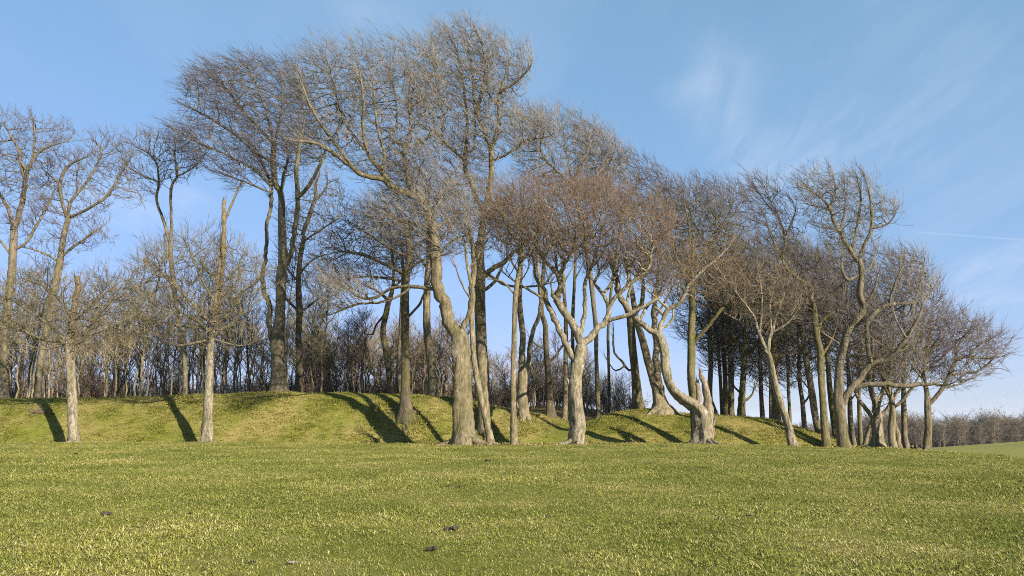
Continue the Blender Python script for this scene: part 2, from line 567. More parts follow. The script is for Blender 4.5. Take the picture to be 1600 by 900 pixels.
gx = axis(-42, 42, 0.42, -14000, 14000)
gy = axis(4, 62, 0.32, -3000, 16000)
GX, GY = np.meshgrid(gx, gy)
GZ = ground_z(GX, GY)
gv = np.stack([GX, GY, GZ], -1).reshape(-1, 3)
nx, ny = len(gx), len(gy)
ii = (np.arange(ny - 1)[:, None] * nx + np.arange(nx - 1)[None])
gq = np.stack([ii, ii + 1, ii + nx + 1, ii + nx], -1).reshape(-1)
ground = obj('ground', new_mesh('ground', gv, gq, np.full(len(gq) // 4, 4), True), ground_material(), kind='structure')


# ------------------------------------------------------------------ trees
def chain_pts(txt):
    return np.array([[float(a) for a in p.split(',')] for p in txt.split()])


def resample(P, R, step):
    """Catmull-Rom through the points, about one sample per step"""
    n = len(P)
    if n == 2:
        Q = P
    Pe = np.concatenate([[2 * P[0] - P[1]], P, [2 * P[-1] - P[-2]]])
    out = []; ro = []
    for i in range(n - 1):
        p0, p1, p2, p3 = Pe[i:i + 4]
        L = np.linalg.norm(p2 - p1)
        k = max(1, int(round(L / step)))
        t = (np.arange(k) / k)[:, None]
        out.append(0.5 * ((2 * p1) + (-p0 + p2) * t + (2 * p0 - 5 * p1 + 4 * p2 - p3) * t ** 2 + (-p0 + 3 * p1 - 3 * p2 + p3) * t ** 3))
        ro.append(R[i] + (R[i + 1] - R[i]) * t[:, 0])
    out.append(P[-1:]); ro.append([R[-1]])
    return np.concatenate(out), np.concatenate(ro)


def poly_sample(poly, n, r):
    poly = np.asarray(poly, float)
    lo, hi = poly.min(0), poly.max(0)
    res = np.zeros((0, 2))
    x1, y1 = poly[:, 0], poly[:, 1]
    x2, y2 = np.roll(x1, -1), np.roll(y1, -1)
    while len(res) < n:
        p = lo + r.random((n * 2, 2)) * (hi - lo)
        X, Y = p[:, :1], p[:, 1:]
        cross = ((y1 > Y) != (y2 > Y)) & (X < (x2 - x1) * (Y - y1) / (y2 - y1 + 1e-9) + x1)
        res = np.concatenate([res, p[cross.sum(1) % 2 == 1]])
    res = res[:n]
    # distance to the outline, in pixels
    e = np.stack([x2 - x1, y2 - y1], -1); L2 = (e ** 2).sum(1) + 1e-9
    w = res[:, None] - poly[None]
    t = np.clip((w * e).sum(-1) / L2, 0, 1)
    d = np.linalg.norm(w - t[..., None] * e, axis=-1).min(1)
    return res, d


def colonize(P0, att, step, kill, wind, jit, r, maxit=70):
    nodes = [P0]; par = [np.full(len(P0), -1)]
    allP = P0.copy(); allpar = np.full(len(P0), -1); nch = np.zeros(len(P0), int); lastdir = np.zeros((len(P0), 3))
    D = np.linalg.norm(att[:, None] - P0[None], axis=-1)
    near = D.argmin(1); nd = D.min(1)
    alive = nd > kill * 0.6
    for it in range(maxit):
        a = np.nonzero(alive)[0]
        if len(a) < 6: break
        u, inv = np.unique(near[a], return_inverse=True)
        v = att[a] - allP[near[a]]; v /= np.linalg.norm(v, axis=1, keepdims=True) + 1e-9
        S = np.zeros((len(u), 3)); np.add.at(S, inv, v)
        S /= np.linalg.norm(S, axis=1, keepdims=True) + 1e-9
        S += wind + r.normal(size=S.shape) * jit
        S /= np.linalg.norm(S, axis=1, keepdims=True) + 1e-9
        pick = np.zeros(len(u), int); pick[inv] = np.arange(len(a))          # one attractor of each node
        second = nch[u] > 0
        S2 = v[pick] + wind + r.normal(size=S.shape) * jit
        S[second] = unit(S2)[second]
        ok = (nch[u] < 4) & ~((nch[u] > 0) & ((S * lastdir[u]).sum(1) > 0.86))
        stuck = u[~ok]
        if len(stuck):
            m_ = np.isin(near[a], stuck)
            alive[a[m_]] &= (r.random(m_.sum()) > 0.08)
        u, S = u[ok], S[ok]
        if not len(u): continue
        newP = allP[u] + S * step
        base = len(allP)
        nch[u] += 1; lastdir[u] = S
        allP = np.concatenate([allP, newP]); allpar = np.concatenate([allpar, u])
        nch = np.concatenate([nch, np.zeros(len(u), int)]); lastdir = np.concatenate([lastdir, np.zeros((len(u), 3))])
        a = np.nonzero(alive)[0]
        Dn = np.linalg.norm(att[a][:, None] - newP[None], axis=-1)
        m = Dn.argmin(1); md = Dn[np.arange(len(a)), m]
        b = md < nd[a]
        near[a[b]] = base + m[b]; nd[a[b]] = md[b]
        alive[a[md < kill]] = False
    return allP, allpar


def unit(v):
    return v / (np.linalg.norm(v, axis=-1, keepdims=True) + 1e-9)


def grow_twigs(soup, base, dirs, rad, per, length, wind, r, side=3, straight=0.5, thick=1.0, pts=4, spread=.34):
    """clusters of twigs leaving the thin branches"""
    n = len(base)
    if n == 0: return
    B = np.repeat(base, per, 0); Dm = np.repeat(dirs, per, 0)
    N_ = len(B)
    R0 = np.clip(np.repeat(rad, per) * 0.7, 0.007, 0.013) * thick * (.7 + .7 * r.random(N_))
    rv = r.normal(size=(N_, 3))
    d0 = unit(Dm * (straight + .1) + unit(rv) * spread + wind * 1.05)
    L = length * (0.45 + r.random(N_) * 0.8)
    d1 = unit(d0 + wind * 0.5 + r.normal(size=(N_, 3)) * 0.20)
    d2 = unit(d1 + wind * 0.5 + r.normal(size=(N_, 3)) * 0.20)
    p1 = B + d0 * (L * 0.4)[:, None]
    p2 = p1 + d1 * (L * 0.35)[:, None]
    p3 = p2 + d2 * (L * 0.3)[:, None]
    if pts == 4:
        add_twigs(soup, np.stack([B, p1, p2, p3], 1), np.stack([R0, R0 * 0.8, R0 * 0.6], 1))
    else:
        add_twigs(soup, np.stack([B, p1, p3], 1), np.stack([R0, R0 * 0.75], 1))
    for k in range(side):
        t = r.random(N_)[:, None]
        s = np.where(t < 0.5, B + (p1 - B) * (0.4 + t), p1 + (p2 - p1) * (t - 0.5) * 2)
        dd = unit(np.where(t < 0.5, d0, d1) * 0.9 + unit(r.normal(size=(N_, 3))) * 0.55 + wind * 0.4)
        e = s + dd * (L * (0.3 + 0.4 * r.random(N_)))[:, None]
        add_twigs(soup, np.stack([s, e], 1), (R0 * 0.7)[:, None])


def make_tree(name, label, d, trunk, limbs=(), crown=(), bk='grey', tw='grey', n=700, wind=(-.25, 0, .35), seed=0,
              deep=None, per=3, tlen=0.75, step=0.36, flare=0.55, snag=None, limbdepth=0.35, category='tree', group=None,
              side=3, sides=14, lobes=0.10, jit=0.16, twig_straight=0.5, fuzz=7.0, grow=1.0, gaps=0.34, limbbk=None, wk=1.0, snagbark='snag'):
    r = np.random.default_rng(seed + 101)
    wind = np.array(wind, float)
    n = int(n * 2.9); step = step * 0.62
    tp = chain_pts(trunk)
    P = unproject(tp[:, 0], tp[:, 1], d)
    gz = float(ground_z(P[0, 0], d))
    base = np.array([P[0, 0], d, gz])
    keep = np.concatenate([[False], P[1:, 2] > gz + 0.35])
    P = np.concatenate([[[P[0, 0], d, gz - 0.25]], [[P[0, 0], d, gz + 0.05]], P[keep]])
    W = np.concatenate([[tp[0, 2]], [tp[0, 2]], tp[keep, 2]])
    # a trunk is never a perfectly flat curve
    P[2:, 1] += np.cumsum(r.normal(size=len(P) - 2) * 0.06)
    R = W * wk * d / F / 2 * 1.03
    root = empty(name, base, label, category, group)
    Q, RQ = resample(P, R, 0.16 if d < 45 else 0.25)
    h = Q[:, 2] - gz
    th = np.arange(sides) * 2 * math.pi / sides
    ph = r.random(6) * 6.28
    lob = (np.sin(3 * th[None] + ph[0] + h[:, None] * .5) * 0.45 + np.sin(5 * th[None] + ph[1] - h[:, None] * .7) * 0.35
           + np.sin(2 * th[None] + ph[2] + h[:, None] * 1.7) * 0.35)
    mult = 1 + lobes * lob + r.normal(size=(len(Q), sides)) * lobes * 0.22
    mult += lobes * 1.1 * vnoise(np.cos(th)[None] * 1.6 + 40 + seed * 7.1 + 0 * h[:, None], h[:, None] * 1.7 + np.sin(th)[None] * 1.6)
    for _k in range(5):
        h0 = r.random() * h.max() * .8; t0 = r.random() * 6.28
        dth = np.abs((th[None] - t0 + math.pi) % (2 * math.pi) - math.pi)
        mult += r.uniform(.08, .24) * min(1, lobes / .1) * np.exp(-((h[:, None] - h0) / .16) ** 2 - (dth / .45) ** 2)
    fl = np.exp(-np.maximum(h, 0) / 0.42)[:, None]
    mult *= 1 + 0.55 * flare * fl * (0.55 + 0.65 * np.sin(4 * th[None] + ph[3]) ** 2)
    s = Soup()
    add_tube(s, Q, RQ, sides, mult)
    if d < 48.5:
        b0 = RQ[0]
        for _k in range(r.integers(4, 7)):
            a = r.random() * 6.28; Lr = b0 * (1.3 + 1.5 * r.random()) + .15
            tt = np.linspace(0, 1, 6)[:, None]
            q = base + np.array([math.cos(a), math.sin(a), 0]) * (b0 * .55 + tt * Lr) + r.normal(size=(6, 3)) * .02
            gq_ = ground_z(q[:, 0], q[:, 1])
            q[:, 2] = gq_ + (b0 * .5 + .06) * (1 - tt[:, 0]) ** 2.4 - .06 * tt[:, 0]
            add_tube(s, q, np.linspace(b0 * .30, .025, 6), 6, cap=False)
    if snag is None:
        obj('trunk', s.mesh('trunk', base), BARK[bk], root)
    else:
        obj('trunk', s.mesh('trunk', base), BARK[bk], root)
    skP = [Q]; skR = [RQ]; tipP = []; tipD = []
    for li, lt in enumerate(limbs):
        isnag = lt.startswith('!')
        lp = chain_pts(lt.lstrip('!'))
        allq = np.concatenate(skP); allr = np.concatenate(skR)
        p0 = unproject(lp[0, 0], lp[0, 1], d)
        dist = np.hypot(allq[:, 0] - p0[0], allq[:, 2] - p0[2])
        j = dist.argmin()
        d0 = allq[j, 1]
        Lp = unproject(lp[:, 0], lp[:, 1], d)
        seg = np.concatenate([[0], np.cumsum(np.linalg.norm(np.diff(Lp, axis=0), axis=1))])
        A = r.uniform(-1, 1) * limbdepth if not isnag else 0
        dep = d0 + A * seg + np.sin(seg * 0.9 + r.random() * 6) * 0.12 * np.minimum(seg, 2)
        Lp = np.array([unproject(a, b_, dd) for (a, b_), dd in zip(lp[:, :2], dep)])
        LR = np.maximum(lp[:, 2] * wk * d / F / 2 * 1.03, 0.018)
        if not isnag: LR[-1] *= 0.5
        if dist[j] > 0.02:
            Lp = np.concatenate([allq[j:j + 1], Lp]); LR = np.concatenate([[min(LR[0] * 1.15, allr[j])], LR])
        seglen = np.linalg.norm(np.diff(Lp, axis=0), axis=1)
        ok = np.concatenate([[True], seglen > 0.03]); Lp = Lp[ok]; LR = LR[ok]
        if len(Lp) < 2: continue
        q, rq = resample(Lp, LR, 0.22 if d < 46 else 0.3)
        q[1:] += r.normal(size=(len(q) - 1, 3)) * np.minimum(rq[1:, None] * 0.16, 0.03)
        s = Soup()
        kk = 10 if LR[0] > 0.1 else 7
        mult = 1 + r.normal(size=(len(q), kk)) * 0.045
        if isnag:
            mult[-3:] *= np.clip(0.6 + r.random((3, kk)) * 0.7, .4, 1.2)
        add_tube(s, q, rq, kk, mult)
        if isnag:
            # splinters at the break
            tip = q[-1]; ds = unit(q[-1] - q[-3])
            m_ = 7; off = r.normal(size=(m_, 3)) * rq[-1] * 0.55
            st = tip + off - ds * 0.15; en = st + (ds + r.normal(size=(m_, 3)) * 0.2) * (0.2 + r.random((m_, 1)) * 0.45)
            add_twigs(s, np.stack([st, en], 1), np.full((m_, 1), rq[-1] * 0.35))
            obj('broken_stem', s.mesh('broken_stem', base), BARK[snagbark], root, label='broken bare stem with exposed wood')
        else:
            obj('limb', s.mesh('limb', base), BARK[limbbk or bk], root)
            skP.append(q); skR.append(rq)
            m_ = max(2, len(q) // 3)
            tipP.append(q[-m_:]); tipD.append(unit(q[-m_:] - q[-m_ - 1:-1]))
    if not crown: return root
    # grow the crown through its volume
    polys = crown if isinstance(crown, list) else [crown]
    parsed = [chain_pts(c) for c in polys]
    if grow != 1.0:
        parsed = [(p - p.mean(0)) * (grow, grow * 1.15) + p.mean(0) + (0, 6) for p in parsed]
    areas = np.array([0.5 * abs(np.dot(p[:, 0], np.roll(p[:, 1], 1)) - np.dot(p[:, 1], np.roll(p[:, 0], 1))) for p in parsed])
    att = []
    for p, a in zip(parsed, areas):
        cnt = max(30, int(n * a / areas.sum()))
        xy, dist = poly_sample(p, cnt * 2, r)
        # twigs crowd towards the outside and the top of a crown; limbs show in its middle
        rel = dist / dist.max()
        top = (p[:, 1].max() - xy[:, 1]) / (p[:, 1].max() - p[:, 1].min())
        pr = (0.30 + 0.70 * np.exp(-rel / 0.30)) * (0.55 + 0.45 * top)
        ch_ = np.argsort(-(np.log(r.random(len(pr)) + 1e-12) / pr))[:cnt]
        xy, dist = xy[ch_], dist[ch_]
        wid = dist.max() * d / F
        xy = xy + r.normal(size=xy.shape) * fuzz * 42 / d
        dm = (deep if deep else max(1.2, wid * 0.95))
        dep = d + r.uniform(-1, 1, cnt) * dm * np.sqrt(np.clip(dist * d / F / max(wid, .3), 0.02, 1))
        att.append(np.array([unproject(a_, b_, dd) for (a_, b_), dd in zip(xy, dep)]))
    att = np.concatenate(att)
    cl_ = vnoise(att[:, 0] * .75 + att[:, 1] * .45 + seed * 3.7, att[:, 2] * .75 + att[:, 1] * .3 + seed * 5.3) + .5
    att = att[r.random(len(att)) < gaps + (1 - gaps) * smooth((cl_ - .28) / .34)]
    skel = np.concatenate(skP); skr = np.concatenate(skR)
    zmin = att[:, 2].min() - 1.0
    use = (skel[:, 2] > zmin) | (np.arange(len(skel)) == np.argmax(skel[:, 2]))
    S0, SR = skel[use], skr[use]
    P_, par = colonize(S0, att, step, step * 1.1, wind * 0.55, jit * 0.8, r)
    n0 = len(S0); NN = len(P_)
    cnt = np.zeros(NN)
    haschild = np.zeros(NN, bool)
    haschild[par[n0:]] = True
    cnt[n0:][~haschild[n0:]] = 1
    parl = par.tolist(); cl = cnt.tolist()
    for i in range(NN - 1, n0 - 1, -1):
        cl[parl[i]] += cl[i]
    cnt = np.array(cl)
    rad = 0.0115 * np.maximum(cnt, 1) ** 0.57
    ps = par.copy()
    for i in range(n0, NN):
        p = parl[i]
        lim = SR[p] * 0.75 if p < n0 else rad[p] * 0.97
        if rad[i] > lim: rad[i] = lim
    main = {}
    for i in range(n0, NN):
        p = parl[i]
        if p >= n0 and (p not in main or cl[i] > cl[main[p]]): main[p] = i
    s = Soup()
    for i in range(n0, NN):
        p = parl[i]
        if p < n0 or main.get(p) != i:
            ch = [p, i]
            while ch[-1] in main: ch.append(main[ch[-1]])
            q = P_[ch]; rq = rad[ch].copy()
            rq[0] = rq[1]
            if p < n0: rq[0] = min(rq[1] * 1.25, SR[p])
            m = rq.max()
            add_tube(s, q, rq, 6 if m > 0.05 else (4 if m > 0.022 else 3), cap=False)
    tw_s = Soup()
    tip = np.nonzero(cnt[n0:] <= 1)[0] + n0
    tip = tip[~haschild[tip]]
    low = np.nonzero((cnt[n0:] <= 4) & haschild[n0:])[0] + n0
    thin = np.concatenate([np.repeat(tip, max(1, per - 1)), low[r.random(len(low)) < .75]])
    dirs = unit(P_[thin] - P_[par[thin]])
    grow_twigs(tw_s, P_[thin], dirs, rad[thin], 1, tlen, wind, r, side=side, straight=twig_straight, thick=d / 42, pts=4 if d < 46 else 3)
    if tipP:
        tq = np.concatenate(tipP); td = np.concatenate(tipD)
        grow_twigs(tw_s, tq, td, np.full(len(tq), .016), 2, tlen * 1.15, wind, r, side=side, straight=.9, thick=d / 42)
    crown_o = obj('crown', s.mesh('crown', base), BARK[limbbk or bk], root)
    obj('twigs', tw_s.mesh('twigs', base, False), TWIG[tw], crown_o, kind='stuff')
    return root


WL = (-.45, 0, .40)       # left crowns are swept up and to the left by the wind
WU = (-.22, 0, .45)
WD = (-.05, 0, .25)
WR = (.30, 0, .28)

# --- front left, on the lip of the ditch
make_tree('old_tree', 'short tree with a pale lichen-spotted trunk and orange broken top, leftmost on the bank foot', 41.5,
          "116,690,18 113,660,15.5 110,633,15 107,580,14.5 106,543,15 107,530,13",
          ["!107,532,12 112,513,11 117,477,9.5 121,450,10.5 121,433,10",
           "104,540,8 97,533,8 67,530,6 37,517,5 7,507,4 -20,500,3", "103,534,6 80,510,5 50,490,4 20,470,3 -5,462,2",
           "109,536,6 127,533,6 143,507,5 165,480,4 190,462,3", "114,505,5 140,480,4 170,455,3 205,450,2",
           "114,500,4 95,470,4 70,448,3 45,440,2", "108,528,5 150,520,4 190,505,3 215,500,2", "104,538,4 70,545,3 40,540,2"],
          ["-30,440 40,428 100,440 160,428 215,445 235,480 215,520 160,538 130,543 80,545 20,540 -30,530"],
          'lichen', 'olive', 1350, WD, 1, limbbk='grey', wk=.9, per=3, tlen=0.80, jit=.2)
make_tree('old_tree', 'slim pale tree with a long broken bare leader, second from left at bank foot', 41.5,
          "323,692,19 326,613,14 328,560,12 330,533,12 331,526,12",
          ["!331,528,10 336,500,9 341,477,8 345,440,8 348,413,8 349,380,8 350,350,8 350,313,7",
           "!350,352,5 355,337,5 367,307,4 378,283,3",
           "333,525,7 350,513,6 370,500,6 376,483,5 372,470,4 367,453,3", "335,510,5 360,487,5 375,460,4 395,445,3 412,430,2",
           "330,534,5 320,533,5 293,538,5 277,540,3 262,535,2", "333,508,6 322,497,6 300,473,5 280,453,4 255,430,3 240,412,2",
           "333,515,4 290,510,4 250,503,3 222,500,2", "338,480,4 322,450,4 305,415,3 290,380,2", "343,450,3 365,425,3 385,400,2",
           "331,520,4 305,500,4 275,485,3 240,470,2", "334,530,3 370,540,3 392,538,2"],
          ["208,425 235,385 290,362 330,365 335,390 365,380 400,400 422,430 415,465 385,500 408,538 335,540 270,542 225,520 202,480"],
          'lichen', 'olive', 950, (-.12, 0, .45), 2, limbbk='grey', wk=.88, per=3, tlen=0.98, twig_straight=.8)

# --- tall trees on the left, just behind the crest of the bank
make_tree('beech_tree', 'tall open-crowned tree cut by the left edge, pale lower trunk on the bank crest', 49,
          "8,622,16 5,567,11 8,500,11 17,433,13 20,387,13 21,360,12",
          ["22,358,10 33,327,9 38,297,8 42,273,7 50,253,5 67,233,4 107,220,3", "40,285,6 33,260,6 30,237,5 20,217,4 7,197,3",
           "44,265,4 53,230,4 53,200,3 50,180,2", "20,362,8 17,337,7 0,303,5 -15,280,4 -25,250,3", "22,390,5 37,383,5 53,360,5 70,330,4 85,300,3",
           "18,400,5 0,375,4 -25,350,3"],
          ["-45,230 0,175 30,170 60,195 110,195 118,225 90,260 65,300 85,325 45,365 0,355 -45,345"],
          'grey', 'purple', 520, WU, 3, wk=.84, tlen=0.83, per=3)
make_tree('beech_tree', 'tall tree with limbs reaching out right, its trunk behind the leftmost broken tree', 50,
          "60,614,14 63,567,11 75,500,11 87,433,12 92,400,11 97,367,9.5 105,337,9",
          ["104,338,7 95,307,6 95,280,6 110,257,5 140,243,3", "106,335,6 110,317,5 120,303,5 137,283,5 150,260,4 158,237,4 147,220,3",
           "106,338,5 113,338,5 143,323,5 170,303,5 187,273,4 207,243,3", "93,405,5 113,387,5 137,370,4 160,353,3",
           "91,408,4 63,393,4 37,387,3", "95,283,4 87,283,4 67,263,3", "120,303,3 120,275,3 125,250,2"],
          ["60,290 72,255 110,240 140,212 182,210 210,240 200,270 228,310 215,322 180,315 150,345 176,372 150,395 100,400 50,398 62,340"],
          'grey', 'purple', 520, WU, 4, wk=.84, tlen=0.76, per=3)
make_tree('beech_tree', 'thin tall tree with two bare wavy stems above the sapling wood', 52,
          "290,617,9 288,560,8 280,510,8 273,467,8 267,413,9 265,380,8",
          ["265,380,6 257,350,5 245,313,5 248,287,4 245,257,4 232,240,3 213,230,2.5", "266,380,6 268,353,5 267,297,5 277,273,4 273,243,3 275,222,2",
           "276,274,3 300,263,3 320,242,2", "247,285,3 225,275,3 200,262,2"],
          ["190,222 230,207 290,212 322,240 312,262 280,283 235,298 195,285 203,250"],
          'grey', 'purple', 360, WU, 5, wk=.84, tlen=0.76, per=3)
make_tree('beech_tree', 'big tree on the bank crest with several stems and crown blown far left', 49,
          "437,609,30 436,590,22 435,567,20 434,533,20 437,493,15.5 440,433,15 443,400,14 441,353,11 439,303,10 430,287,8.5 427,253,9 428,223,8",
          ["427,540,9 425,533,9 420,500,8 422,480,8 412,453,8 410,427,7 415,400,6 417,353,6 423,323,6 423,287,6 407,250,4 397,227,3",
           "440,420,8 453,400,8 463,343,8 465,307,7 463,267,7 467,233,5 470,190,3", "464,310,6 483,290,6 497,263,5 507,240,4 512,215,3",
           "439,305,6 443,273,5 450,247,4 445,215,3", "428,255,5 397,235,4 360,205,4 320,180,3 290,165,2", "428,225,5 390,185,4 355,140,3 330,105,2",
           "428,225,5 418,180,4 400,130,3 385,100,2", "423,290,4 397,265,4 350,240,3 300,218,2.5 268,198,2", "429,225,4 440,170,4 440,110,2.5",
           "422,300,3 385,285,3 340,270,2", "466,240,4 475,190,3 470,140,2"],
          ["282,138 302,122 330,105 375,95 420,92 455,100 485,135 497,200 502,258 460,275 430,285 380,292 335,270 305,258 268,208 275,195 330,185 295,155"],
          'grey', 'purple', 1600, (-.62, 0, .36), 6, tlen=1.31, per=3, flare=.3, twig_straight=.6)
make_tree('beech_tree', 'dark slender tree close to the right of the big many-stemmed tree on the bank crest', 50,
          "467,608,13 466,567,9.5 465,527,9 466,487,10 465,450,8.5 467,407,7.5 473,367,7",
          ["473,367,7 480,347,7 493,310,6 493,290,4 500,270,3", "494,312,4 510,293,3 511,273,2", "464,484,4 447,467,4 432,450,2",
           "468,490,4 497,467,3 520,450,2", "470,380,4 500,360,3 530,340,2", "466,430,4 490,405,3 520,395,2", "466,440,3 445,415,3 435,390,2"],
          ["430,460 445,340 475,285 515,265 540,310 525,370 555,430 520,470 475,440"],
          'dark', 'grey', 520, (-.15, 0, .15), 7, tlen=0.97, per=3)

# --- trees in the middle
make_tree('beech_tree', 'dark straight tree with swollen foot half way up the grassy bank', 44.6,
          "635,641,24 634,625,18 634,607,14 633,560,12 633,500,12 633,463,11 635,427,11 640,400,11 637,373,8 630,347,6",
          ["638,495,4 657,473,4 662,460,3 675,445,2", "635,430,5 600,412,5 565,398,4 530,392,2.5", "638,402,5 605,385,4 570,362,3 545,345,2",
           "640,392,5 665,372,4 688,352,2.5", "634,440,4 605,435,4 570,432,3 530,440,2", "637,375,4 645,345,3 655,325,2", "631,350,4 605,330,3 580,318,2",
           "636,420,4 665,405,3 690,400,2"],
          ["500,400 525,345 572,308 620,315 660,335 688,370 660,415 640,435 590,438 540,446"],
          'dark', 'dark', 800, (-.3, 0, .12), 8, tlen=1.03, per=3, flare=.7, lobes=.13)
make_tree('beech_tree', 'thin wavy dark tree with a hanging dead limb behind the bank crest', 53,
          "612,614,10 608,587,8.5 603,547,9 598,517,8.5 603,490,9 607,473,8 613,453,6 615,430,5 612,390,4 608,350,3",
          ["602,490,3.5 594,500,3 587,510,3 582,522,3 572,522,2.5", "608,472,4 590,455,4 570,447,2", "614,450,3 635,430,3 650,410,2"],
          ["560,440 572,370 610,330 648,355 640,425 600,455"], 'dark', 'dark', 260, WU, 9, tlen=0.83)
make_tree('beech_tree', 'straight thin tree partly hidden behind the dark tree on the bank slope', 54.5,
          "622,614,10 624,560,8.5 626,533,8 628,480,7 630,430,5 628,390,3", [], ["600,420 622,360 655,382 648,430"], 'grey', 'dark', 120, WU, 10, tlen=0.69)
make_tree('beech_tree', 'smooth pale trunk on the crest left of the largest foreground tree', 51,
          "677,617,15 675,580,13 670,543,12 667,507,11.5 667,467,11.5 668,437,9 670,390,8 668,330,6 672,290,4",
          ["669,420,4 650,395,3 635,360,2", "669,400,4 690,370,3 715,340,2", "669,330,4 650,290,3 625,260,2", "671,320,4 700,280,3 730,245,2"],
          ["590,240 640,222 700,212 758,238 778,290 715,315 710,395 660,425 625,395 632,325 600,295"], 'pale', 'purple', 760, WL, 11, tlen=1.10, per=2)
make_tree('beech_tree', 'largest tree with thick leaning trunk, great pale limbs and wide crown blown left', 38.5,
          "726,693,35 725,676,32 724,660,31 722,613,28.5 720,567,27.5 718,533,27 716,520,24",
          ["716,522,21 703,508,20 697,483,19 688,460,18.5 682,433,18 681,400,18 678,370,16 670,335,13 660,310,12",
           "716,694,13 714,660,12 713,620,10.5 714,580,9 716,555,7",
           "664,318,12 640,302,11.5 617,297,11 600,281,9 567,273,8 540,253,7 517,237,6 490,223,5 457,220,3.5",
           "622,298,10 613,291,9 597,270,7.5 580,247,7 570,223,6 567,193,5 568,167,4 565,130,3 560,100,2",
           "660,312,9 643,297,8.5 637,280,8 633,253,8 633,227,7 642,203,5 640,180,4 640,140,3 645,100,2",
           "634,230,5 610,213,5 620,193,4 618,150,3 610,110,2", "634,232,4 643,227,4 670,213,3 690,195,2", "548,258,5 513,210,5 497,187,4 478,150,3 470,115,2",
           "575,238,5 545,200,4 525,150,3 515,105,2", "598,272,6 600,240,5 590,200,4 585,150,3 580,100,2",
           "720,522,9 727,505,8.5 734,488,9 737,467,9.5 738,443,9 740,417,8 738,380,6 730,345,4",
           "683,453,6 647,448,6 613,450,5 587,465,5 563,465,4 540,450,3 520,433,2.5 500,423,2",
           "640,450,4 627,460,4 597,472,4 560,475,3.5 533,485,3 503,497,2",
           "679,372,5 650,350,4 615,340,3 580,338,2", "676,360,5 705,340,4 735,325,2.5", "682,400,4 710,375,4 735,365,2", "738,385,4 760,365,3 775,350,2",
           "672,340,4 690,310,3 705,290,2"],
          ["458,120 485,82 530,72 590,70 638,72 690,90 690,170 695,230 700,295 650,295 600,285 540,265 485,235 445,226 475,190 460,155",
           "560,335 620,298 700,300 742,332 732,388 670,398 600,378", "505,440 560,445 600,458 560,470 510,485"],
          'moss', 'pale', 2700, WL, 12, tlen=1.17, per=3, deep=3.2, lobes=.07, sides=20)
make_tree('beech_tree', 'tall straight thick trunk right behind the largest tree, rising to the highest pale crown', 44,
          "758,636,20 755,587,18 752,533,17 750,480,17 750,433,16 749,400,14.5 752,375,13 756,340,10.5 763,305,9.5 768,273,9 768,233,9",
          ["767,232,7 757,207,6 750,187,6 747,167,6 757,130,6 758,107,4 755,75,3 745,50,2",
           "769,230,7 773,217,7 780,193,6 780,160,6 783,143,5 807,127,4 827,107,3 832,90,2", "780,163,4 763,143,3.5 763,103,3 768,65,2",
           "782,145,4 790,115,3 795,80,2", "769,252,5 793,240,4 827,217,4 840,207,3 850,180,2", "830,217,3 860,212,2.5 872,195,2",
           "756,342,8 742,300,8 727,262,7 730,220,7 730,187,5 723,127,4 718,90,3 705,60,2", "728,255,6 723,247,6 703,230,5 683,210,5 660,200,3",
           "731,235,4 740,233,4 742,187,4 740,147,4 737,103,3 730,60,2", "690,217,4 692,180,3 685,130,2.5 680,80,2",
           "753,435,9 773,417,8 787,410,7 803,393,6 813,387,6 838,360,4", "754,455,6 773,440,5 783,420,4 795,395,3",
           "750,440,5 735,450,4 738,430,3", "752,420,5 790,445,4 835,447,3 870,440,2", "752,400,5 730,370,4 715,340,2", "757,340,4 785,315,3 810,305,2"],
          ["662,70 692,50 735,42 780,60 806,78 832,92 830,118 816,142 800,158 835,182 866,195 866,215 820,238 780,256 732,256 684,218 645,198 650,130",
           "690,300 740,280 790,290 800,340 770,365 720,360"],
          'moss', 'pale', 2200, (-.36, 0, .5), 13, tlen=1.17, per=3, deep=3.0, lobes=.06, sides=18)
make_tree('young_tree', 'thin leaning pale tree touching the largest trunk on its right', 38.6,
          "767,693,12 762,668,10 757,647,9 747,600,9 740,557,8 738,527,7 737,497,7 739,460,6 733,430,5 728,390,4 735,360,3",
          ["737,470,3 720,440,3 712,415,2", "733,420,3 750,395,3 765,370,2"], ["705,395 722,348 758,338 778,378 750,412"],
          'pale', 'pale', 150, WU, 14, tlen=0.83, flare=.4)
make_tree('young_tree', 'thin straight pale tree between the largest tree and the pale forked tree', 38.6,
          "803,694,11 802,638,9 802,594,8.5 803,544,8 804,498,8 806,460,7.5 810,433,7 815,407,7 817,387,6 815,350,4",
          ["806,462,3 785,440,3 765,437,2", "814,410,4 835,385,3 845,355,2", "816,390,4 795,360,3 780,330,2"],
          ["770,350 792,306 830,298 856,322 848,368 810,386"], 'pale', 'brown', 320, WU, 15, tlen=0.83, flare=.35)
make_tree('beech_tree', 'twisted pale double-stemmed tree with a hollow foot at the end of the left bank', 46,
          "819,646,17 817,630,14 816,613,13 817,588,14 816,570,11 816,557,9.5 817,523,9 813,488,9 811,451,9 813,420,8 812,380,5",
          ["818,588,9 825,572,8 828,544,7.5 833,516,6.5 844,488,6 844,457,6 842,440,5.5 840,400,4.5 845,360,3", "817,647,7 811,640,7 809,628,5",
           "813,430,4 795,400,3 785,370,2", "841,410,3 860,390,3 875,360,2"],
          ["785,395 800,338 850,320 876,352 858,402"], 'pale', 'grey', 260, WU, 16, tlen=0.83, flare=.6, lobes=.17)
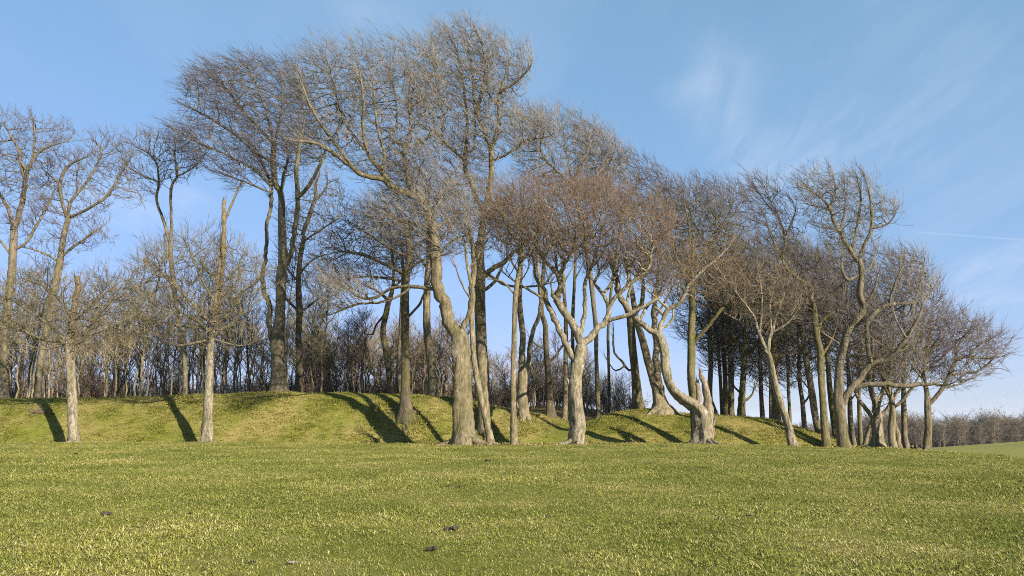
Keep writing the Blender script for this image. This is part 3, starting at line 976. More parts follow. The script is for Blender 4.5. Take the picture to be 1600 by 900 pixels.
make_tree('beech_tree', 'dark slim tree at the left side of the path through the bank', 48.5,
          "861,652,15 859,619,9.5 856,576,9 853,538,8.5 852,510,8 846,485,7 848,440,6 850,400,4",
          ["858,565,4 870,554,3.5 880,540,3 895,530,2", "855,545,3 840,540,3 828,528,2", "847,450,3 865,425,3 885,400,2"],
          ["830,415 842,352 888,345 898,398 868,435"], 'dark', 'dark', 220, WU, 17, tlen=0.83)
make_tree('young_tree', 'thin pale stem just left of the forked tree, beyond the path', 49.5,
          "883,648,9 884,607,7 884,560,6.5 884,498,6 881,451,5 880,380,3", ["882,440,3 900,410,2"], ["860,400 870,350 905,350 905,395"], 'pale', 'grey', 90, WU, 18, tlen=0.69, flare=.3)
make_tree('young_tree', 'thin dark stem showing through the fork of the pale forked tree', 51,
          "893,650,7 894,600,6 895,554,5.5 895,498,5.5 898,436,5 900,380,3", ["897,440,3 915,405,2"], ["885,390 900,345 935,350 930,395"], 'dark', 'dark', 90, WU, 19, tlen=0.69, flare=.3)
make_tree('old_tree', 'pale knobbly forked tree in front of the path with a dense brown domed crown', 39,
          "901,690,24 902,678,23.5 903,666,23 900,635,21 898,607,20 900,582,17.5 905,562,17 909,540,18",
          ["900,566,10 893,556,9.5 887,544,9 876,520,9 862,488,9 853,467,8 852,454,6 839,439,5 836,426,5 835,413,4 828,390,3 815,365,2",
           "907,535,13 904,520,13 889,498,12 873,476,11.5 872,460,11 877,447,10.5 870,427,9 853,410,5 840,390,4 825,365,3",
           "873,474,7 864,460,7 862,450,5", "873,430,7 880,417,6 893,393,5 900,365,3", "906,523,7 909,513,7 914,482,6.5 914,445,6 922,423,5 933,390,4 940,360,3",
           "911,536,12 917,533,11 932,516,10 948,501,9 951,479,7 940,457,5.5 929,442,5 936,426,4 930,400,3",
           "942,460,5 954,445,5 965,420,3.5 968,395,2", "951,481,7 959,467,6.5 979,448,6 1010,423,4.5 1017,407,4 1018,390,3.5 1040,360,2.5",
           "949,501,6 979,493,6 1004,479,5 1026,467,4 1042,452,3", "870,428,5 868,400,4 862,370,3", "893,395,3 915,375,3 925,345,2", "853,470,4 830,455,4 805,440,3 785,425,2",
           "979,449,4 985,420,3 1000,390,2", "897,604,9 889,600,8 886,592,5"],
          ["775,310 812,292 870,286 930,290 985,310 1035,320 1052,345 1045,378 1000,412 960,424 900,405 850,412 800,404 770,378 762,342"],
          'lichen', 'red', 3000, (-.08, 0, .38), 20, gaps=.6, tlen=0.90, per=3, deep=3.6, lobes=.15, sides=20, flare=.18, step=.33, jit=.22)
make_tree('beech_tree', 'smooth straight tree on top of the right mound, left of the fluted double trunk', 49,
          "997,640,20 995,619,14.5 992,582,12.5 988,544,12 985,501,11 979,482,9 967,460,7 965,440,6 955,410,4",
          ["985,500,8 998,482,8 1004,464,7 1005,430,5 1010,400,3", "983,579,4 972,565,3.5 960,551,3.5 958,530,3 959,513,2.5", "975,572,3 962,580,2.5 950,565,2", "966,450,3 950,430,2"],
          ["945,430 958,392 1010,384 1046,402 1036,436"], 'olive', 'brown', 340, WU, 21, tlen=0.83)
make_tree('beech_tree', 'fluted double trunk with spreading roots on top of the right mound', 47,
          "1034,643,30 1032,632,20 1026,612,14 1019,588,11.5 1011,557,11 1002,523,10 996,504,9 990,470,8 985,440,6 975,400,4",
          ["1038,644,17 1036,630,14 1030,600,12 1026,569,11 1025,532,9.5 1022,498,9 1024,467,7 1028,435,5 1035,400,3", "1022,500,4 1040,470,3 1055,440,2",
           "986,445,4 1005,415,3 1015,390,2", "1045,645,9 1040,630,7 1034,610,5", "1022,645,9 1024,628,8 1022,605,5"],
          ["975,428 990,384 1040,376 1086,402 1076,446 1030,446"], 'pale', 'brown', 420, WU, 22, tlen=0.83, flare=.7, lobes=.14)
make_tree('old_tree', 'rotten hollow stump with one living stem bending left, in front of the right mound', 40,
          "1101,696,29 1100,682,25 1099,669,25 1096,652,25 1090,641,20 1081,633,16.5 1063,621,14.5 1047,604,13.5 1039,576,12 1036,544,11.5 1028,521,11",
          ["!1107,693,15 1108,668,16 1107,640,14 1103,612,11.5 1098,592,8 1094,579,4", "!1094,650,12 1092,630,10 1091,610,7 1089,595,4", "!1112,668,5 1115,660,5 1118,652,3",
           "1028,522,10 1016,516,9 997,501,8.5 979,479,9 966,457,8 963,439,6 955,415,4 950,390,3",
           "1029,520,7 1032,507,7 1038,495,6 1024,479,5 1020,460,4 1030,440,3", "1035,500,7 1044,482,7 1063,473,6 1075,448,6 1094,426,4.5 1117,407,3 1140,385,2",
           "998,502,5 1010,480,5 1025,465,4 1040,440,3", "1063,472,4 1060,450,3 1070,425,2", "979,478,5 985,450,4 1000,420,3", "1045,482,4 1030,470,4 1015,455,3 1000,440,2",
           "1030,515,4 1050,500,4 1052,470,3", "1110,697,8 1106,680,7", "1092,697,8 1096,680,7"],
          ["1000,425 1030,398 1090,390 1135,404 1145,438 1100,462 1050,466 1012,448"],
          'lichen', 'red', 950, (-.05, 0, .36), 23, gaps=.6, tlen=0.83, per=3, lobes=.26, flare=.6, sides=22, snagbark='rot', jit=.22)
make_tree('beech_tree', 'straight lichened trunk rising right behind the rotten hollow stump', 42.6,
          "1086,655,14 1083,625,12.5 1078,588,12 1078,551,12 1078,513,11 1079,482,10 1078,451,9 1078,420,7 1080,370,5",
          ["1082,537,6 1106,510,6 1128,482,5 1150,458,3", "1078,430,4 1055,400,3 1050,365,2", "1079,420,5 1105,385,4 1125,345,2.5", "1079,385,4 1075,345,3 1070,320,2"],
          ["1045,398 1054,328 1092,312 1138,318 1162,362 1150,425 1100,434"], 'olive', 'dark', 650, WU, 24, gaps=.5, tlen=0.90, per=3)

# --- the dark inner trees of the right half
def inner(label, d, trunk, crown, n=300, limbs=(), bk='dark', tw='brown', seed=0, wind=WU, **k):
    trunk = ' '.join('%s,%s,%.2f' % (*q.split(',')[:2], float(q.split(',')[2]) * .88) for q in trunk.split())
    make_tree('beech_tree', label, d, trunk, list(limbs), [crown] if isinstance(crown, str) else crown, bk, tw, int(n * 2.3), wind, seed, tlen=1.10, per=3, step=.42, sides=10, grow=1.34, gaps=.6, **k)

inner('pale grey crown seen above the brown dome, its thin trunk behind the forked tree', 55, "935,648,8 932,560,7 930,500,8 915,380,9 895,290,6.5",
      "830,200 870,190 920,205 958,238 946,288 880,288 832,258", 620,
      ["895,288,5 917,235,4 930,205,2.5", "898,295,5 850,245,4 845,212,2.5", "900,300,4 940,265,3 955,240,2", "896,290,4 885,240,3 880,205,2"], 'grey', 'pale', 31, wind=(-.2, 0, .5))
inner('thin straight trunk alone against the sky, left of the right mound, crown swept down rightwards', 58, "952,641,6 951,576,5 950,513,5 955,450,5 962,400,5 972,330,4",
      "928,218 980,248 1030,273 1056,298 1040,328 970,318 928,290", 620, ["970,340,4 990,300,3 1000,270,2", "971,335,4 1015,310,3 1040,295,2", "972,332,3 950,280,3 945,240,2"], 'dark', 'purple', 32, wind=WL)
inner('thin dark trunk with a round dark crown behind the hollow stump', 60, "1128,652,6 1126,594,6 1120,520,6 1112,440,6 1108,380,5",
      "1050,310 1100,303 1148,308 1166,342 1156,398 1092,416 1052,380", 700, ["1109,390,4 1085,350,3 1075,320,2", "1109,385,4 1130,350,3 1145,320,2"], 'dark', 'purple', 33)
inner('dark curving trunk first to the right of the hollow stump', 54, "1120,651,13 1113,635,10 1109,619,9 1111,569,8.5 1109,523,8 1108,480,6 1105,440,4",
      "1068,450 1110,420 1148,445 1146,520 1110,535 1072,500", 420, ["1110,530,4 1090,500,3 1080,470,2", "1110,525,4 1130,495,3 1140,470,2"], 'grey', 'olive', 34)
inner('olive trunk, left one of a close pair on the right mound', 55, "1134,653,9 1133,594,8.5 1130,544,7.5 1128,480,5", "1095,510 1115,455 1150,470 1150,530 1120,550", 260, (), 'olive', 'olive', 35)
inner('thick olive trunk, right one of a close pair on the right mound', 54, "1142,653,11 1142,594,10 1140,540,8.5 1138,480,6", "1110,500 1130,430 1170,450 1175,520 1145,555", 320, ["1140,545,4 1160,520,3 1170,500,2"], 'olive', 'brown', 36)
inner('dark trunk with a curled side branch in the middle of the right mound', 52.5, "1158,652,15 1158,635,12 1159,607,11 1162,560,9.5 1163,510,7 1165,470,4",
      "1120,490 1150,430 1200,440 1215,510 1180,560 1140,550", 460, ["1160,628,4 1168,624,4 1176,615,3 1179,600,2.5", "1159,615,4 1148,605,3 1142,590,2", "1162,560,5 1185,535,4 1200,510,2.5", "1162,550,4 1145,525,3 1135,500,2"], 'olive', 'dark', 37)
inner('slim grey trunk between the curled-branch trunk and the leaning pale tree', 57, "1192,655,9 1189,613,7.5 1187,560,6.5 1185,500,4.5", "1150,530 1165,460 1215,465 1220,530 1190,565", 300, ["1188,590,3 1200,575,2", "1188,580,3 1175,560,2"], 'grey', 'brown', 38)
inner('thin pale trunk showing just left of the leaning pale tree', 61, "1203,657,8 1204,607,6.5 1205,540,4.5", "1175,560 1190,510 1230,520 1230,575 1200,590", 200, (), 'pale', 'brown', 39)
inner('thick dark trunk directly behind the leaning pale tree', 50, "1213,655,17 1211,620,13 1210,590,12.5 1210,547,11.5 1208,510,9 1205,460,6",
      "1160,402 1230,392 1286,410 1296,460 1250,486 1172,458", 760, ["1209,530,6 1235,505,5 1250,475,3", "1209,520,5 1185,490,4 1170,460,2.5", "1206,470,4 1225,430,3 1240,405,2", "1210,560,4 1240,550,3 1255,560,2"], 'olive', 'brown', 40)
make_tree('old_tree', 'slim pale tree leaning left at the right end of the mound, round brown crown', 42,
          "1240,696,15 1236,684,12 1229,662,11 1218,630,10 1209,596,9.5 1202,561,9 1199,551,8",
          ["1199,552,6 1192,535,6 1184,515,5 1178,495,4 1160,470,3 1145,450,2", "1200,553,6 1203,529,6 1207,515,5 1215,490,4 1225,460,3 1235,440,2",
           "1186,520,4 1190,490,3.5 1190,455,3 1185,425,2", "1206,520,3 1230,505,3 1250,480,2", "1184,515,3 1160,505,3 1135,490,2", "1206,518,3 1203,480,3 1210,440,2"],
          ["1122,446 1142,420 1190,410 1236,426 1256,460 1238,496 1200,512 1152,496 1124,478"], 'lichen', 'brown', 950, (-.05, 0, .35), 41, gaps=.6, tlen=0.83, per=3, lobes=.14, flare=.35, jit=.2)
inner('thin trunk hidden in part by the leaning pale tree, right of its foot', 58, "1236,668,6 1232,622,5.5 1231,570,4.5 1230,530,3", "1210,550 1225,515 1250,530 1250,575 1225,590", 140, (), 'grey', 'brown', 42)
inner('grey trunk standing alone against the pale distance right of the leaning pale tree', 54, "1258,680,9 1254,633,7.5 1249,599,6.5 1248,570,6 1246,520,4", "1220,550 1230,480 1280,490 1285,550 1250,580", 300, ["1253,635,3 1262,622,3 1268,605,2", "1250,600,3 1238,580,2"], 'grey', 'brown', 43)
inner('dark trunk leaning left, first of the crowded right trunks', 46.5, "1282,692,12 1276,665,11.5 1272,645,11.5 1264,599,11.5 1257,561,11 1254,535,9.5 1245,500,7 1235,465,4",
      "1210,470 1240,420 1290,430 1300,490 1275,540 1225,525", 520, ["1255,545,5 1240,530,4 1222,515,2.5", "1256,545,5 1275,515,4 1288,490,2.5", "1246,505,4 1262,470,3 1270,445,2", "1266,610,3 1250,590,2"], 'grey', 'dark', 44)
make_tree('beech_tree', 'slender dark trunk with a thin wispy top blown left above the brown crowns', 43.2,
          "1292,700,13 1288,668,11 1285,622,10 1282,576,10 1280,547,10 1275,524,9 1272,493,8.5 1268,470,7",
          ["1268,470,5 1268,450,4.5 1240,430,4 1223,407,4 1227,373,4 1213,333,3 1197,300,2", "1278,530,6 1283,503,5 1307,483,4 1320,453,3 1318,435,2", "1226,372,3 1240,340,2.5 1245,318,2",
           "1223,405,3 1205,370,2.5 1195,335,2", "1272,497,5 1264,477,5 1240,455,3 1220,440,2", "1216,340,3 1195,315,2 1180,292,2", "1282,560,4 1300,530,3 1310,500,2"],
          ["1168,285 1196,279 1222,303 1238,342 1254,380 1230,415 1203,398 1184,335", "1240,470 1280,440 1320,440 1320,490 1280,510"], 'olive', 'purple', 640, (-.5, 0, .42), 45, tlen=1.03, per=3)
inner('dark trunk pressed close behind the big forked right-hand tree', 50, "1307,691,10 1301,651,9.5 1296,604,9 1294,576,8.5 1290,530,6 1285,480,4",
      "1252,412 1310,408 1338,442 1328,505 1270,515", 620, ["1291,535,4 1310,505,3 1320,475,2", "1290,530,4 1270,500,3 1260,470,2", "1286,485,3 1300,450,2 1305,425,2"], 'olive', 'brown', 46)
make_tree('beech_tree', 'big forked right-hand tree with a long level limb and open pale top', 43,
          "1320,701,18 1316,682,16.5 1314,668,16 1313,633,18 1312,604,13.5 1314,570,12.5 1319,544,11.5 1324,521,12 1339,498,12 1347,480,10 1340,463,10 1342,430,8.5 1340,407,8",
          ["1340,408,7 1327,387,7 1310,360,6 1297,327,6 1287,313,4 1270,300,3 1245,290,2", "1340,408,6 1353,377,5 1362,357,4.5 1362,337,4 1358,300,3 1350,275,2",
           "1361,357,3 1387,350,3 1400,333,2", "1334,395,5 1333,383,5 1340,350,4 1345,310,3 1340,280,2", "1297,327,4 1305,295,3 1300,270,2", "1311,362,4 1320,330,3 1320,290,2",
           "1341,430,4 1323,437,5 1315,415,3 1318,385,2", "1343,432,4 1360,415,3 1370,390,2",
           "1316,632,12 1322,619,11.5 1330,607,11 1342,596,9.5 1353,578,8.5 1365,567,8 1388,560,7 1403,545,6 1417,526,6 1426,512,5 1437,492,4 1443,473,3.5 1457,455,2.5",
           "1334,606,8 1353,602,7.5 1382,600,7 1411,603,7 1437,601,6 1460,600,4 1477,602,3 1495,596,2",
           "1362,568,6 1356,545,6.5 1355,523,6.5 1357,500,7 1387,477,6 1427,473,4 1445,455,2.5", "1388,478,4 1400,440,3.5 1415,405,2.5", "1427,473,3 1440,435,3 1445,405,2", "1320,545,5 1300,530,4 1285,520,3",
           "1348,480,4 1365,455,4 1372,430,2.5", "1417,527,3 1400,500,3 1395,475,2", "1297,328,3 1275,322,2.5 1255,318,2"],
          ["1238,285 1262,276 1300,274 1345,276 1372,296 1400,322 1396,342 1362,365 1366,408 1343,425 1320,415 1292,378 1262,330 1245,303",
           "1390,405 1412,390 1438,402 1464,434 1462,458 1428,485 1398,466", "1335,490 1400,470 1446,505 1436,575 1384,585 1345,548"],
          'grey', 'pale', 1250, (-.22, 0, .42), 47, tlen=0.97, per=3, deep=2.4, lobes=.08, sides=18, jit=.2)
inner('slim grey trunk just right of the big forked right-hand tree', 52, "1335,699,10 1330,656,9 1329,628,7.5 1326,580,6 1325,530,4", "1290,540 1310,470 1360,470 1365,540 1330,580", 420, ["1329,625,3 1345,605,2"], 'grey', 'brown', 48)
inner('thin dark trunk behind the leaning stem under the long level limb', 55, "1345,695,8 1343,645,7 1343,600,5.5 1345,540,4", "1320,560 1335,490 1380,490 1385,550 1350,580", 380, (), 'olive', 'brown', 49)
inner('short stem leaning right under the long level limb', 50, "1350,696,9 1356,671,7 1365,651,5.5 1372,630,4.5 1380,600,3", "1360,600 1370,560 1410,560 1410,595 1385,610", 140, (), 'pale', 'brown', 50)
make_tree('old_tree', 'pale muscular tree with flared roots and low spreading limbs under the long level limb', 45,
          "1372,702,23 1371,690,17 1371,674,15 1369,656,16 1368,633,9.5 1362,616,8.5 1359,604,8 1357,570,6 1360,530,4",
          ["1366,655,7 1356,642,6.5 1342,625,5.5 1336,610,4.5 1328,590,3", "1372,655,7 1382,645,7 1392,630,5.5 1402,612,4 1415,595,3", "1368,630,4 1378,610,4 1380,585,3", "1359,600,4 1345,575,3 1340,555,2"],
          ["1325,605 1340,555 1390,540 1420,575 1402,610 1370,600"], 'lichen', 'brown', 440, WU, 51, tlen=0.83, lobes=.15, flare=.6)
make_tree('old_tree', 'pale twin-footed tree, nearest of the far-right trunks', 43.5,
          "1397,708,12 1395,685,10 1395,668,9.5 1397,639,8.5 1395,620,7 1392,600,6 1395,560,4.5 1400,520,3",
          ["1407,706,9 1404,690,8 1401,674,8 1397,655,6", "1396,630,5.5 1388,615,6 1382,600,5 1375,575,3", "1397,636,5 1408,628,5 1420,613,4.5 1432,595,3 1445,570,2", "1394,600,4 1410,570,3 1425,540,2",
           "1390,600,3 1380,560,3 1378,530,2"],
          ["1362,588 1382,532 1430,514 1458,552 1438,588 1400,598"], 'pale', 'brown', 560, (.05, 0, .35), 52, tlen=0.83, lobes=.12, flare=.4)
inner('dark trunk with a bulging side, second from the right end', 47.5, "1419,706,11 1416,692,10 1414,680,9.5 1413,639,8.5 1411,610,7.5 1412,570,6 1415,510,4",
      "1345,425 1390,418 1436,436 1464,474 1446,528 1384,522", 800, ["1412,575,4 1390,535,3 1380,490,2.5", "1413,560,4 1435,520,3 1448,490,2.5", "1414,530,4 1410,480,3 1405,440,2"], 'grey', 'purple', 53, wind=(-.1, 0, .35))
make_tree('old_tree', 'last tree at the right end, its flat crown streaming out to the right', 44.5,
          "1449,704,13 1449,690,10 1449,667,9.5 1448,633,10 1447,613,7 1443,585,6 1445,555,5 1455,510,3",
          ["1450,632,7 1460,623,6.5 1473,607,6 1483,587,5.5 1493,563,5 1513,557,4 1540,560,3 1563,558,2", "1484,585,4 1513,583,3.5 1533,577,3 1550,563,2", "1493,563,4 1500,535,3.5 1520,505,2.5",
           "1446,560,4 1465,530,3 1480,500,2", "1444,580,4 1470,560,3.5 1500,530,2.5 1525,510,2", "1515,557,3 1535,535,2.5 1555,525,2", "1474,606,3 1500,600,2.5 1520,590,2", "1445,590,3 1430,570,3 1425,545,2"],
          ["1436,505 1470,490 1510,498 1545,516 1568,535 1564,558 1540,580 1500,600 1462,598 1438,570"], 'grey', 'purple', 1100, (.28, 0, .3), 54, gaps=.45, tlen=1.03, per=3, deep=3.0, lobes=.12, flare=.4)
# ------------------------------------------------------------------ young wood and thicket behind the bank
def sapling_source(seed, h, tw, bk, label, group):
    r = np.random.default_rng(seed)
    root = empty('sapling', (0, 0, 0), label, 'tree', group)
    n = 14
    t = np.linspace(0, 1, n)
    P = np.stack([np.cumsum(r.normal(size=n) * .07), np.cumsum(r.normal(size=n) * .07), t * h], -1); P[0] = (0, 0, -.2)
    R = 0.052 * (1 - t) ** .8 + 0.009
    s = Soup(); add_tube(s, P, R, 6)
    obj('trunk', s.mesh('trunk'), BARK[bk], root)
    s = Soup(); base = []; dirs = []
    for k in range(15):
        i = r.integers(4, n - 1); a = r.random() * 6.28
        L = (0.5 + r.random()) * (1.15 - t[i]) * h * .24 + .3
        d = np.array([math.cos(a) * .8, math.sin(a) * .8, .75]); d /= np.linalg.norm(d)
        m = 5; tt = np.linspace(0, 1, m)[:, None]
        q = P[i] + d * tt * L + np.array([-.1, 0, .15]) * tt ** 2 * L + r.normal(size=(m, 3)) * .03 * tt
        add_tube(s, q, np.linspace(R[i] * .5, .008, m), 4, cap=False)
        base.append(q[1:]); dirs.append(np.repeat(d[None], m - 1, 0))
    base.append(P[n // 2:]); dirs.append(np.repeat(np.array([[0, 0, 1.]]), n - n // 2, 0))
    base = np.concatenate(base); dirs = np.concatenate(dirs)
    c = obj('crown', s.mesh('crown'), BARK[bk], root)
    s = Soup(); grow_twigs(s, base, dirs, np.full(len(base), .012), 2, .75, np.array([-.12, 0, .25]), r, side=2, straight=.6, thick=1.15, pts=3, spread=.6)
    obj('twigs', s.mesh('twigs', (0, 0, 0), False), TWIG[tw], c, kind='stuff')
    return root


def bush_source(seed, h, w, tw, label, group):
    r = np.random.default_rng(seed)
    root = empty('shrub', (0, 0, 0), label, 'shrub', group)
    s = Soup(); base = []; dirs = []
    for k in range(26):
        a = r.random() * 6.28; lean = r.random() * w / h * 1.7
        L = h * (.55 + .5 * r.random())
        m = 7; tt = np.linspace(0, 1, m)[:, None]
        d = np.array([math.cos(a) * lean, math.sin(a) * lean, 1.0]); d /= np.linalg.norm(d)
        o = np.array([math.cos(a), math.sin(a), 0]) * .3 * r.random()
        q = o + d * tt * L + np.cumsum(r.normal(size=(m, 3)) * .05, 0)
        q[0, 2] = -.15
        add_tube(s, q, np.linspace(.026, .008, m), 4, cap=False)
        base.append(q[2:]); dirs.append(np.repeat(d[None], m - 2, 0))
    base = np.concatenate(base); dirs = np.concatenate(dirs)
    obj('stems', s.mesh('stems'), TWIG[tw], root)
    s = Soup(); grow_twigs(s, base, dirs, np.full(len(base), .013), 3, .9, np.array([-.05, 0, .12]), r, side=3, straight=.45, thick=1.4, pts=3, spread=.8)
    obj('twigs', s.mesh('twigs', (0, 0, 0), False), TWIG[tw], root, kind='stuff')
    return root


LS = 'slender bare sapling in the young wood behind the left bank'
GS = 'saplings of the young wood behind the left bank'
saps = [sapling_source(60 + i, h, tw, bk, LS, GS) for i, (h, tw, bk) in enumerate(
    [(6.5, 'tan', 'pale'), (7.5, 'grey', 'pale'), (5.5, 'tan', 'lichen'), (8.2, 'olive', 'pale'), (6.2, 'brown', 'pale'), (7.0, 'tan', 'pale')])]
rs = np.random.default_rng(77)
spots = []
for px in np.linspace(-60, 520, 190):
    d = rs.uniform(53, 74)
    spots.append((px + rs.uniform(-5, 5), d, rs.uniform(.85, 1.5)))
for px in (500, 517, 538, 575, 596, 640, 560, 690, 652):
    spots.append((px, rs.uniform(56, 62), rs.uniform(.75, 1.0)))
for i, (px, d, k) in enumerate(spots):
    x = (px - 800) / F * d * 1.013
    loc = (x, d, float(ground_z(x, d)))
    src = saps[i % 6]
    if i < 6:
        src.location = loc; src.rotation_euler.z = 0; src.scale = (k, k, k)
    else:
        copy_tree(src, loc, rs.uniform(-1.2, 1.2), (k, k, k * rs.uniform(.9, 1.1)))

LC = 'thin brown sapling in the brown thicket behind the middle of the bank'
GC2 = 'saplings of the brown thicket behind the middle of the bank'
saps2 = [sapling_source(160 + i, h, tw, bk, LC, GC2) for i, (h, tw, bk) in enumerate([(5.0, 'russet', 'pale'), (4.4, 'tan', 'lichen'), (5.6, 'russet', 'pale')])]
sp2 = [(px + rs.uniform(-4, 4), rs.uniform(54, 70), rs.uniform(.75, 1.25)) for px in np.linspace(478, 735, 90)]
sp2 += [(px + rs.uniform(-4, 4), rs.uniform(56, 70), rs.uniform(.6, 1.0) * (1 if px < 930 else .8)) for px in np.linspace(740, 980, 60)]
for i, (px, d, k) in enumerate(sp2):
    x = (px - 800) / F * d * 1.013
    loc = (x, d, float(ground_z(x, d)))
    if i < 3:
        saps2[i].location = loc; saps2[i].scale = (k, k, k)
    else:
        copy_tree(saps2[i % 3], loc, rs.uniform(-3, 3), (k * 1.15, k * 1.15, k))

LB = 'dark brown leafless shrub in the thicket behind the bank'
GB = 'leafless shrubs of the thicket behind the bank'
bushes = [bush_source(90 + i, h, w, tw, LB, GB) for i, (h, w, tw) in enumerate(
    [(3.6, 1.6, 'russet'), (3.0, 1.8, 'brown'), (4.0, 1.5, 'russet'), (3.3, 1.7, 'brown')])]
k_ = 0
bs = []
for px in np.linspace(-50, 480, 40): bs.append((px, rs.uniform(58, 74), rs.uniform(.55, 1.0)))
for px in np.linspace(480, 720, 26): bs.append((px, rs.uniform(58, 74), rs.uniform(.55, .95)))
for px in np.linspace(720, 985, 26): bs.append((px, rs.uniform(58, 72), rs.uniform(.6, .95) * (1 if px < 930 else .75)))
for i, (px, d, k) in enumerate(bs):
    x = (px - 800) / F * d * 1.013
    loc = (x, d, float(ground_z(x, d)))
    src = bushes[i % 4]
    if i < 4:
        src.location = loc; src.scale = (k, k, k)
    else:
        copy_tree(src, loc, rs.uniform(-3, 3), (k * 1.1, k * 1.1, k))


# ------------------------------------------------------------------ instanced ground cover (nobody could count it)
def scatter(name, pts, rot, scl, idx, sources, label, category):
    col = bpy.data.collections.new(name + '_source')
    for o in sources: col.objects.link(o)
    me = bpy.data.meshes.new(name)
    n = len(pts)
    me.vertices.add(n); me.vertices.foreach_set('co', np.ascontiguousarray(pts, dtype=np.float32).ravel())
    a = me.attributes.new('rot', 'FLOAT_VECTOR', 'POINT'); a.data.foreach_set('vector', np.ascontiguousarray(rot, dtype=np.float32).ravel())
    a = me.attributes.new('scl', 'FLOAT_VECTOR', 'POINT'); a.data.foreach_set('vector', np.ascontiguousarray(scl, dtype=np.float32).ravel())
    a = me.attributes.new('idx', 'INT', 'POINT'); a.data.foreach_set('value', np.ascontiguousarray(idx, dtype=np.int32))
    o = obj(name, me, None, None, kind='stuff', label=label, category=category)
    ng = bpy.data.node_groups.new(name, 'GeometryNodeTree')
    ng.interface.new_socket('Geometry', in_out='INPUT', socket_type='NodeSocketGeometry')
    ng.interface.new_socket('Geometry', in_out='OUTPUT', socket_type='NodeSocketGeometry')
    gi = ng.nodes.new('NodeGroupInput'); go = ng.nodes.new('NodeGroupOutput')
    ci = ng.nodes.new('GeometryNodeCollectionInfo'); ci.inputs['Collection'].default_value = col
    ci.inputs['Separate Children'].default_value = True; ci.inputs['Reset Children'].default_value = True
    ip = ng.nodes.new('GeometryNodeInstanceOnPoints')
    ip.inputs['Pick Instance'].default_value = True

    def att(nm, t):
        q = ng.nodes.new('GeometryNodeInputNamedAttribute'); q.data_type = t; q.inputs['Name'].default_value = nm
        return [s for s in q.outputs if s.enabled and s.name == 'Attribute'][0]
    L = ng.links.new
    L(gi.outputs[0], ip.inputs['Points']); L(ci.outputs[0], ip.inputs['Instance'])
    L(att('idx', 'INT'), ip.inputs['Instance Index'])
    L(att('rot', 'FLOAT_VECTOR'), ip.inputs['Rotation'])
    L(att('scl', 'FLOAT_VECTOR'), ip.inputs['Scale'])
    L(ip.outputs[0], go.inputs[0])
    md = o.modifiers.new('scatter', 'NODES'); md.node_group = ng
    return o


def tuft(seed, blades, spread, h, width, mat, lean=.6, dry=None, share=.3):
    r = np.random.default_rng(seed)
    V = []; T = []; n = 0
    a = r.random(blades) * 6.28; rad = np.sqrt(r.random(blades)) * spread
    for i in range(blades):
        b = np.array([math.cos(a[i]) * rad[i], math.sin(a[i]) * rad[i], -.01])
        f = r.random() * 6.28; ln = lean * (.3 + r.random())
        d = np.array([math.cos(f) * ln, math.sin(f) * ln, 1]); d /= np.linalg.norm(d)
        L = h * (.5 + .8 * r.random())
        sd = np.array([-math.sin(f), math.cos(f), 0]) * width * (.7 + .6 * r.random())
        m = b + d * L * .55; e = m + (d + np.array([math.cos(f) * .5, math.sin(f) * .5, -.25])) * L * .5
        V += [b - sd, b + sd, m + sd * .8, m - sd * .8, e]
        T += [[n, n + 1, n + 2], [n, n + 2, n + 3], [n + 3, n + 2, n + 4]]; n += 5
    me = new_mesh('grass_tuft', np.array(V), np.array(T).ravel(), np.full(len(T), 3), False)
    me.materials.append(mat)
    if dry is not None:
        me.materials.append(dry)
        me.polygons.foreach_set('material_index', np.repeat((r.random(blades) < share).astype(np.int32), 3))
    return bpy.data.objects.new('grass_tuft', me)


gm2 = grass_material('grass_rough', 0.03)
gd = grass_material('grass_dry', 0.0, [(0.0, (0.27, 0.24, 0.085)), (0.5, (0.38, 0.325, 0.13)), (1.0, (0.50, 0.42, 0.20))])
gm = grass_material('grass_short', 0.0, [(0.0, (0.115, 0.135, 0.018)), (0.35, (0.175, 0.185, 0.027)), (0.65, (0.235, 0.225, 0.045)), (1.0, (0.30, 0.265, 0.075))])
rg = np.random.default_rng(3)


def pts_polar(d0, d1, dens, n_try, half=.80):
    """points with density dens(d) per square metre inside the view wedge"""
    d = np.sqrt(rg.random(n_try) * (d1 ** 2 - d0 ** 2) + d0 ** 2)
    u = rg.uniform(-half, half, n_try)
    area = half * (d1 ** 2 - d0 ** 2)
    keep = rg.random(n_try) < dens(d) * area / n_try
    return u[keep] * d[keep], d[keep]


x, y = pts_polar(4.5, 43, lambda d: np.minimum(170, 170 * 11 / d), 260000)
xn, yn = x, y
z = ground_z(x, y)
n = len(x)
sc = (.75 + .7 * rg.random(n)) * (1 + .012 * y) * (1 + .5 * vnoise(x * .5, y * .5))
rot = np.stack([rg.normal(size=n) * .12, rg.normal(size=n) * .12, rg.random(n) * 6.28], -1)
scatter('meadow_grass', np.stack([x, y, z], -1), rot, np.stack([sc * 1.1, sc * 1.1, sc * (.7 + .5 * rg.random(n))], -1), rg.integers(0, 6, n),
        [tuft(200 + i, 34, .13, .027, .0027, gm, 1.3, gd, .12 + .05 * i) for i in range(6)], 'short grazed green and straw grass of the field', 'grass')
x = rg.uniform(-50, 21, 42000); y = rg.uniform(41.3, 50.5, 42000)
x2 = rg.uniform(18, 40, 9000); y2 = rg.uniform(40, 56, 9000)
x = np.concatenate([x, x2]); y = np.concatenate([y, y2])
path = np.exp(-((x - 4.0 - .55 * (y - 47)) / 1.1) ** 2)
keep = rg.random(len(x)) > path * .6
x, y, path = x[keep], y[keep], path[keep]
z = ground_z(x, y); n = len(x)
sc = 1.25 * (.6 + .6 * rg.random(n)) * (1 + 1.1 * vnoise(x * .9, y * .9)) * (1 - .6 * path)
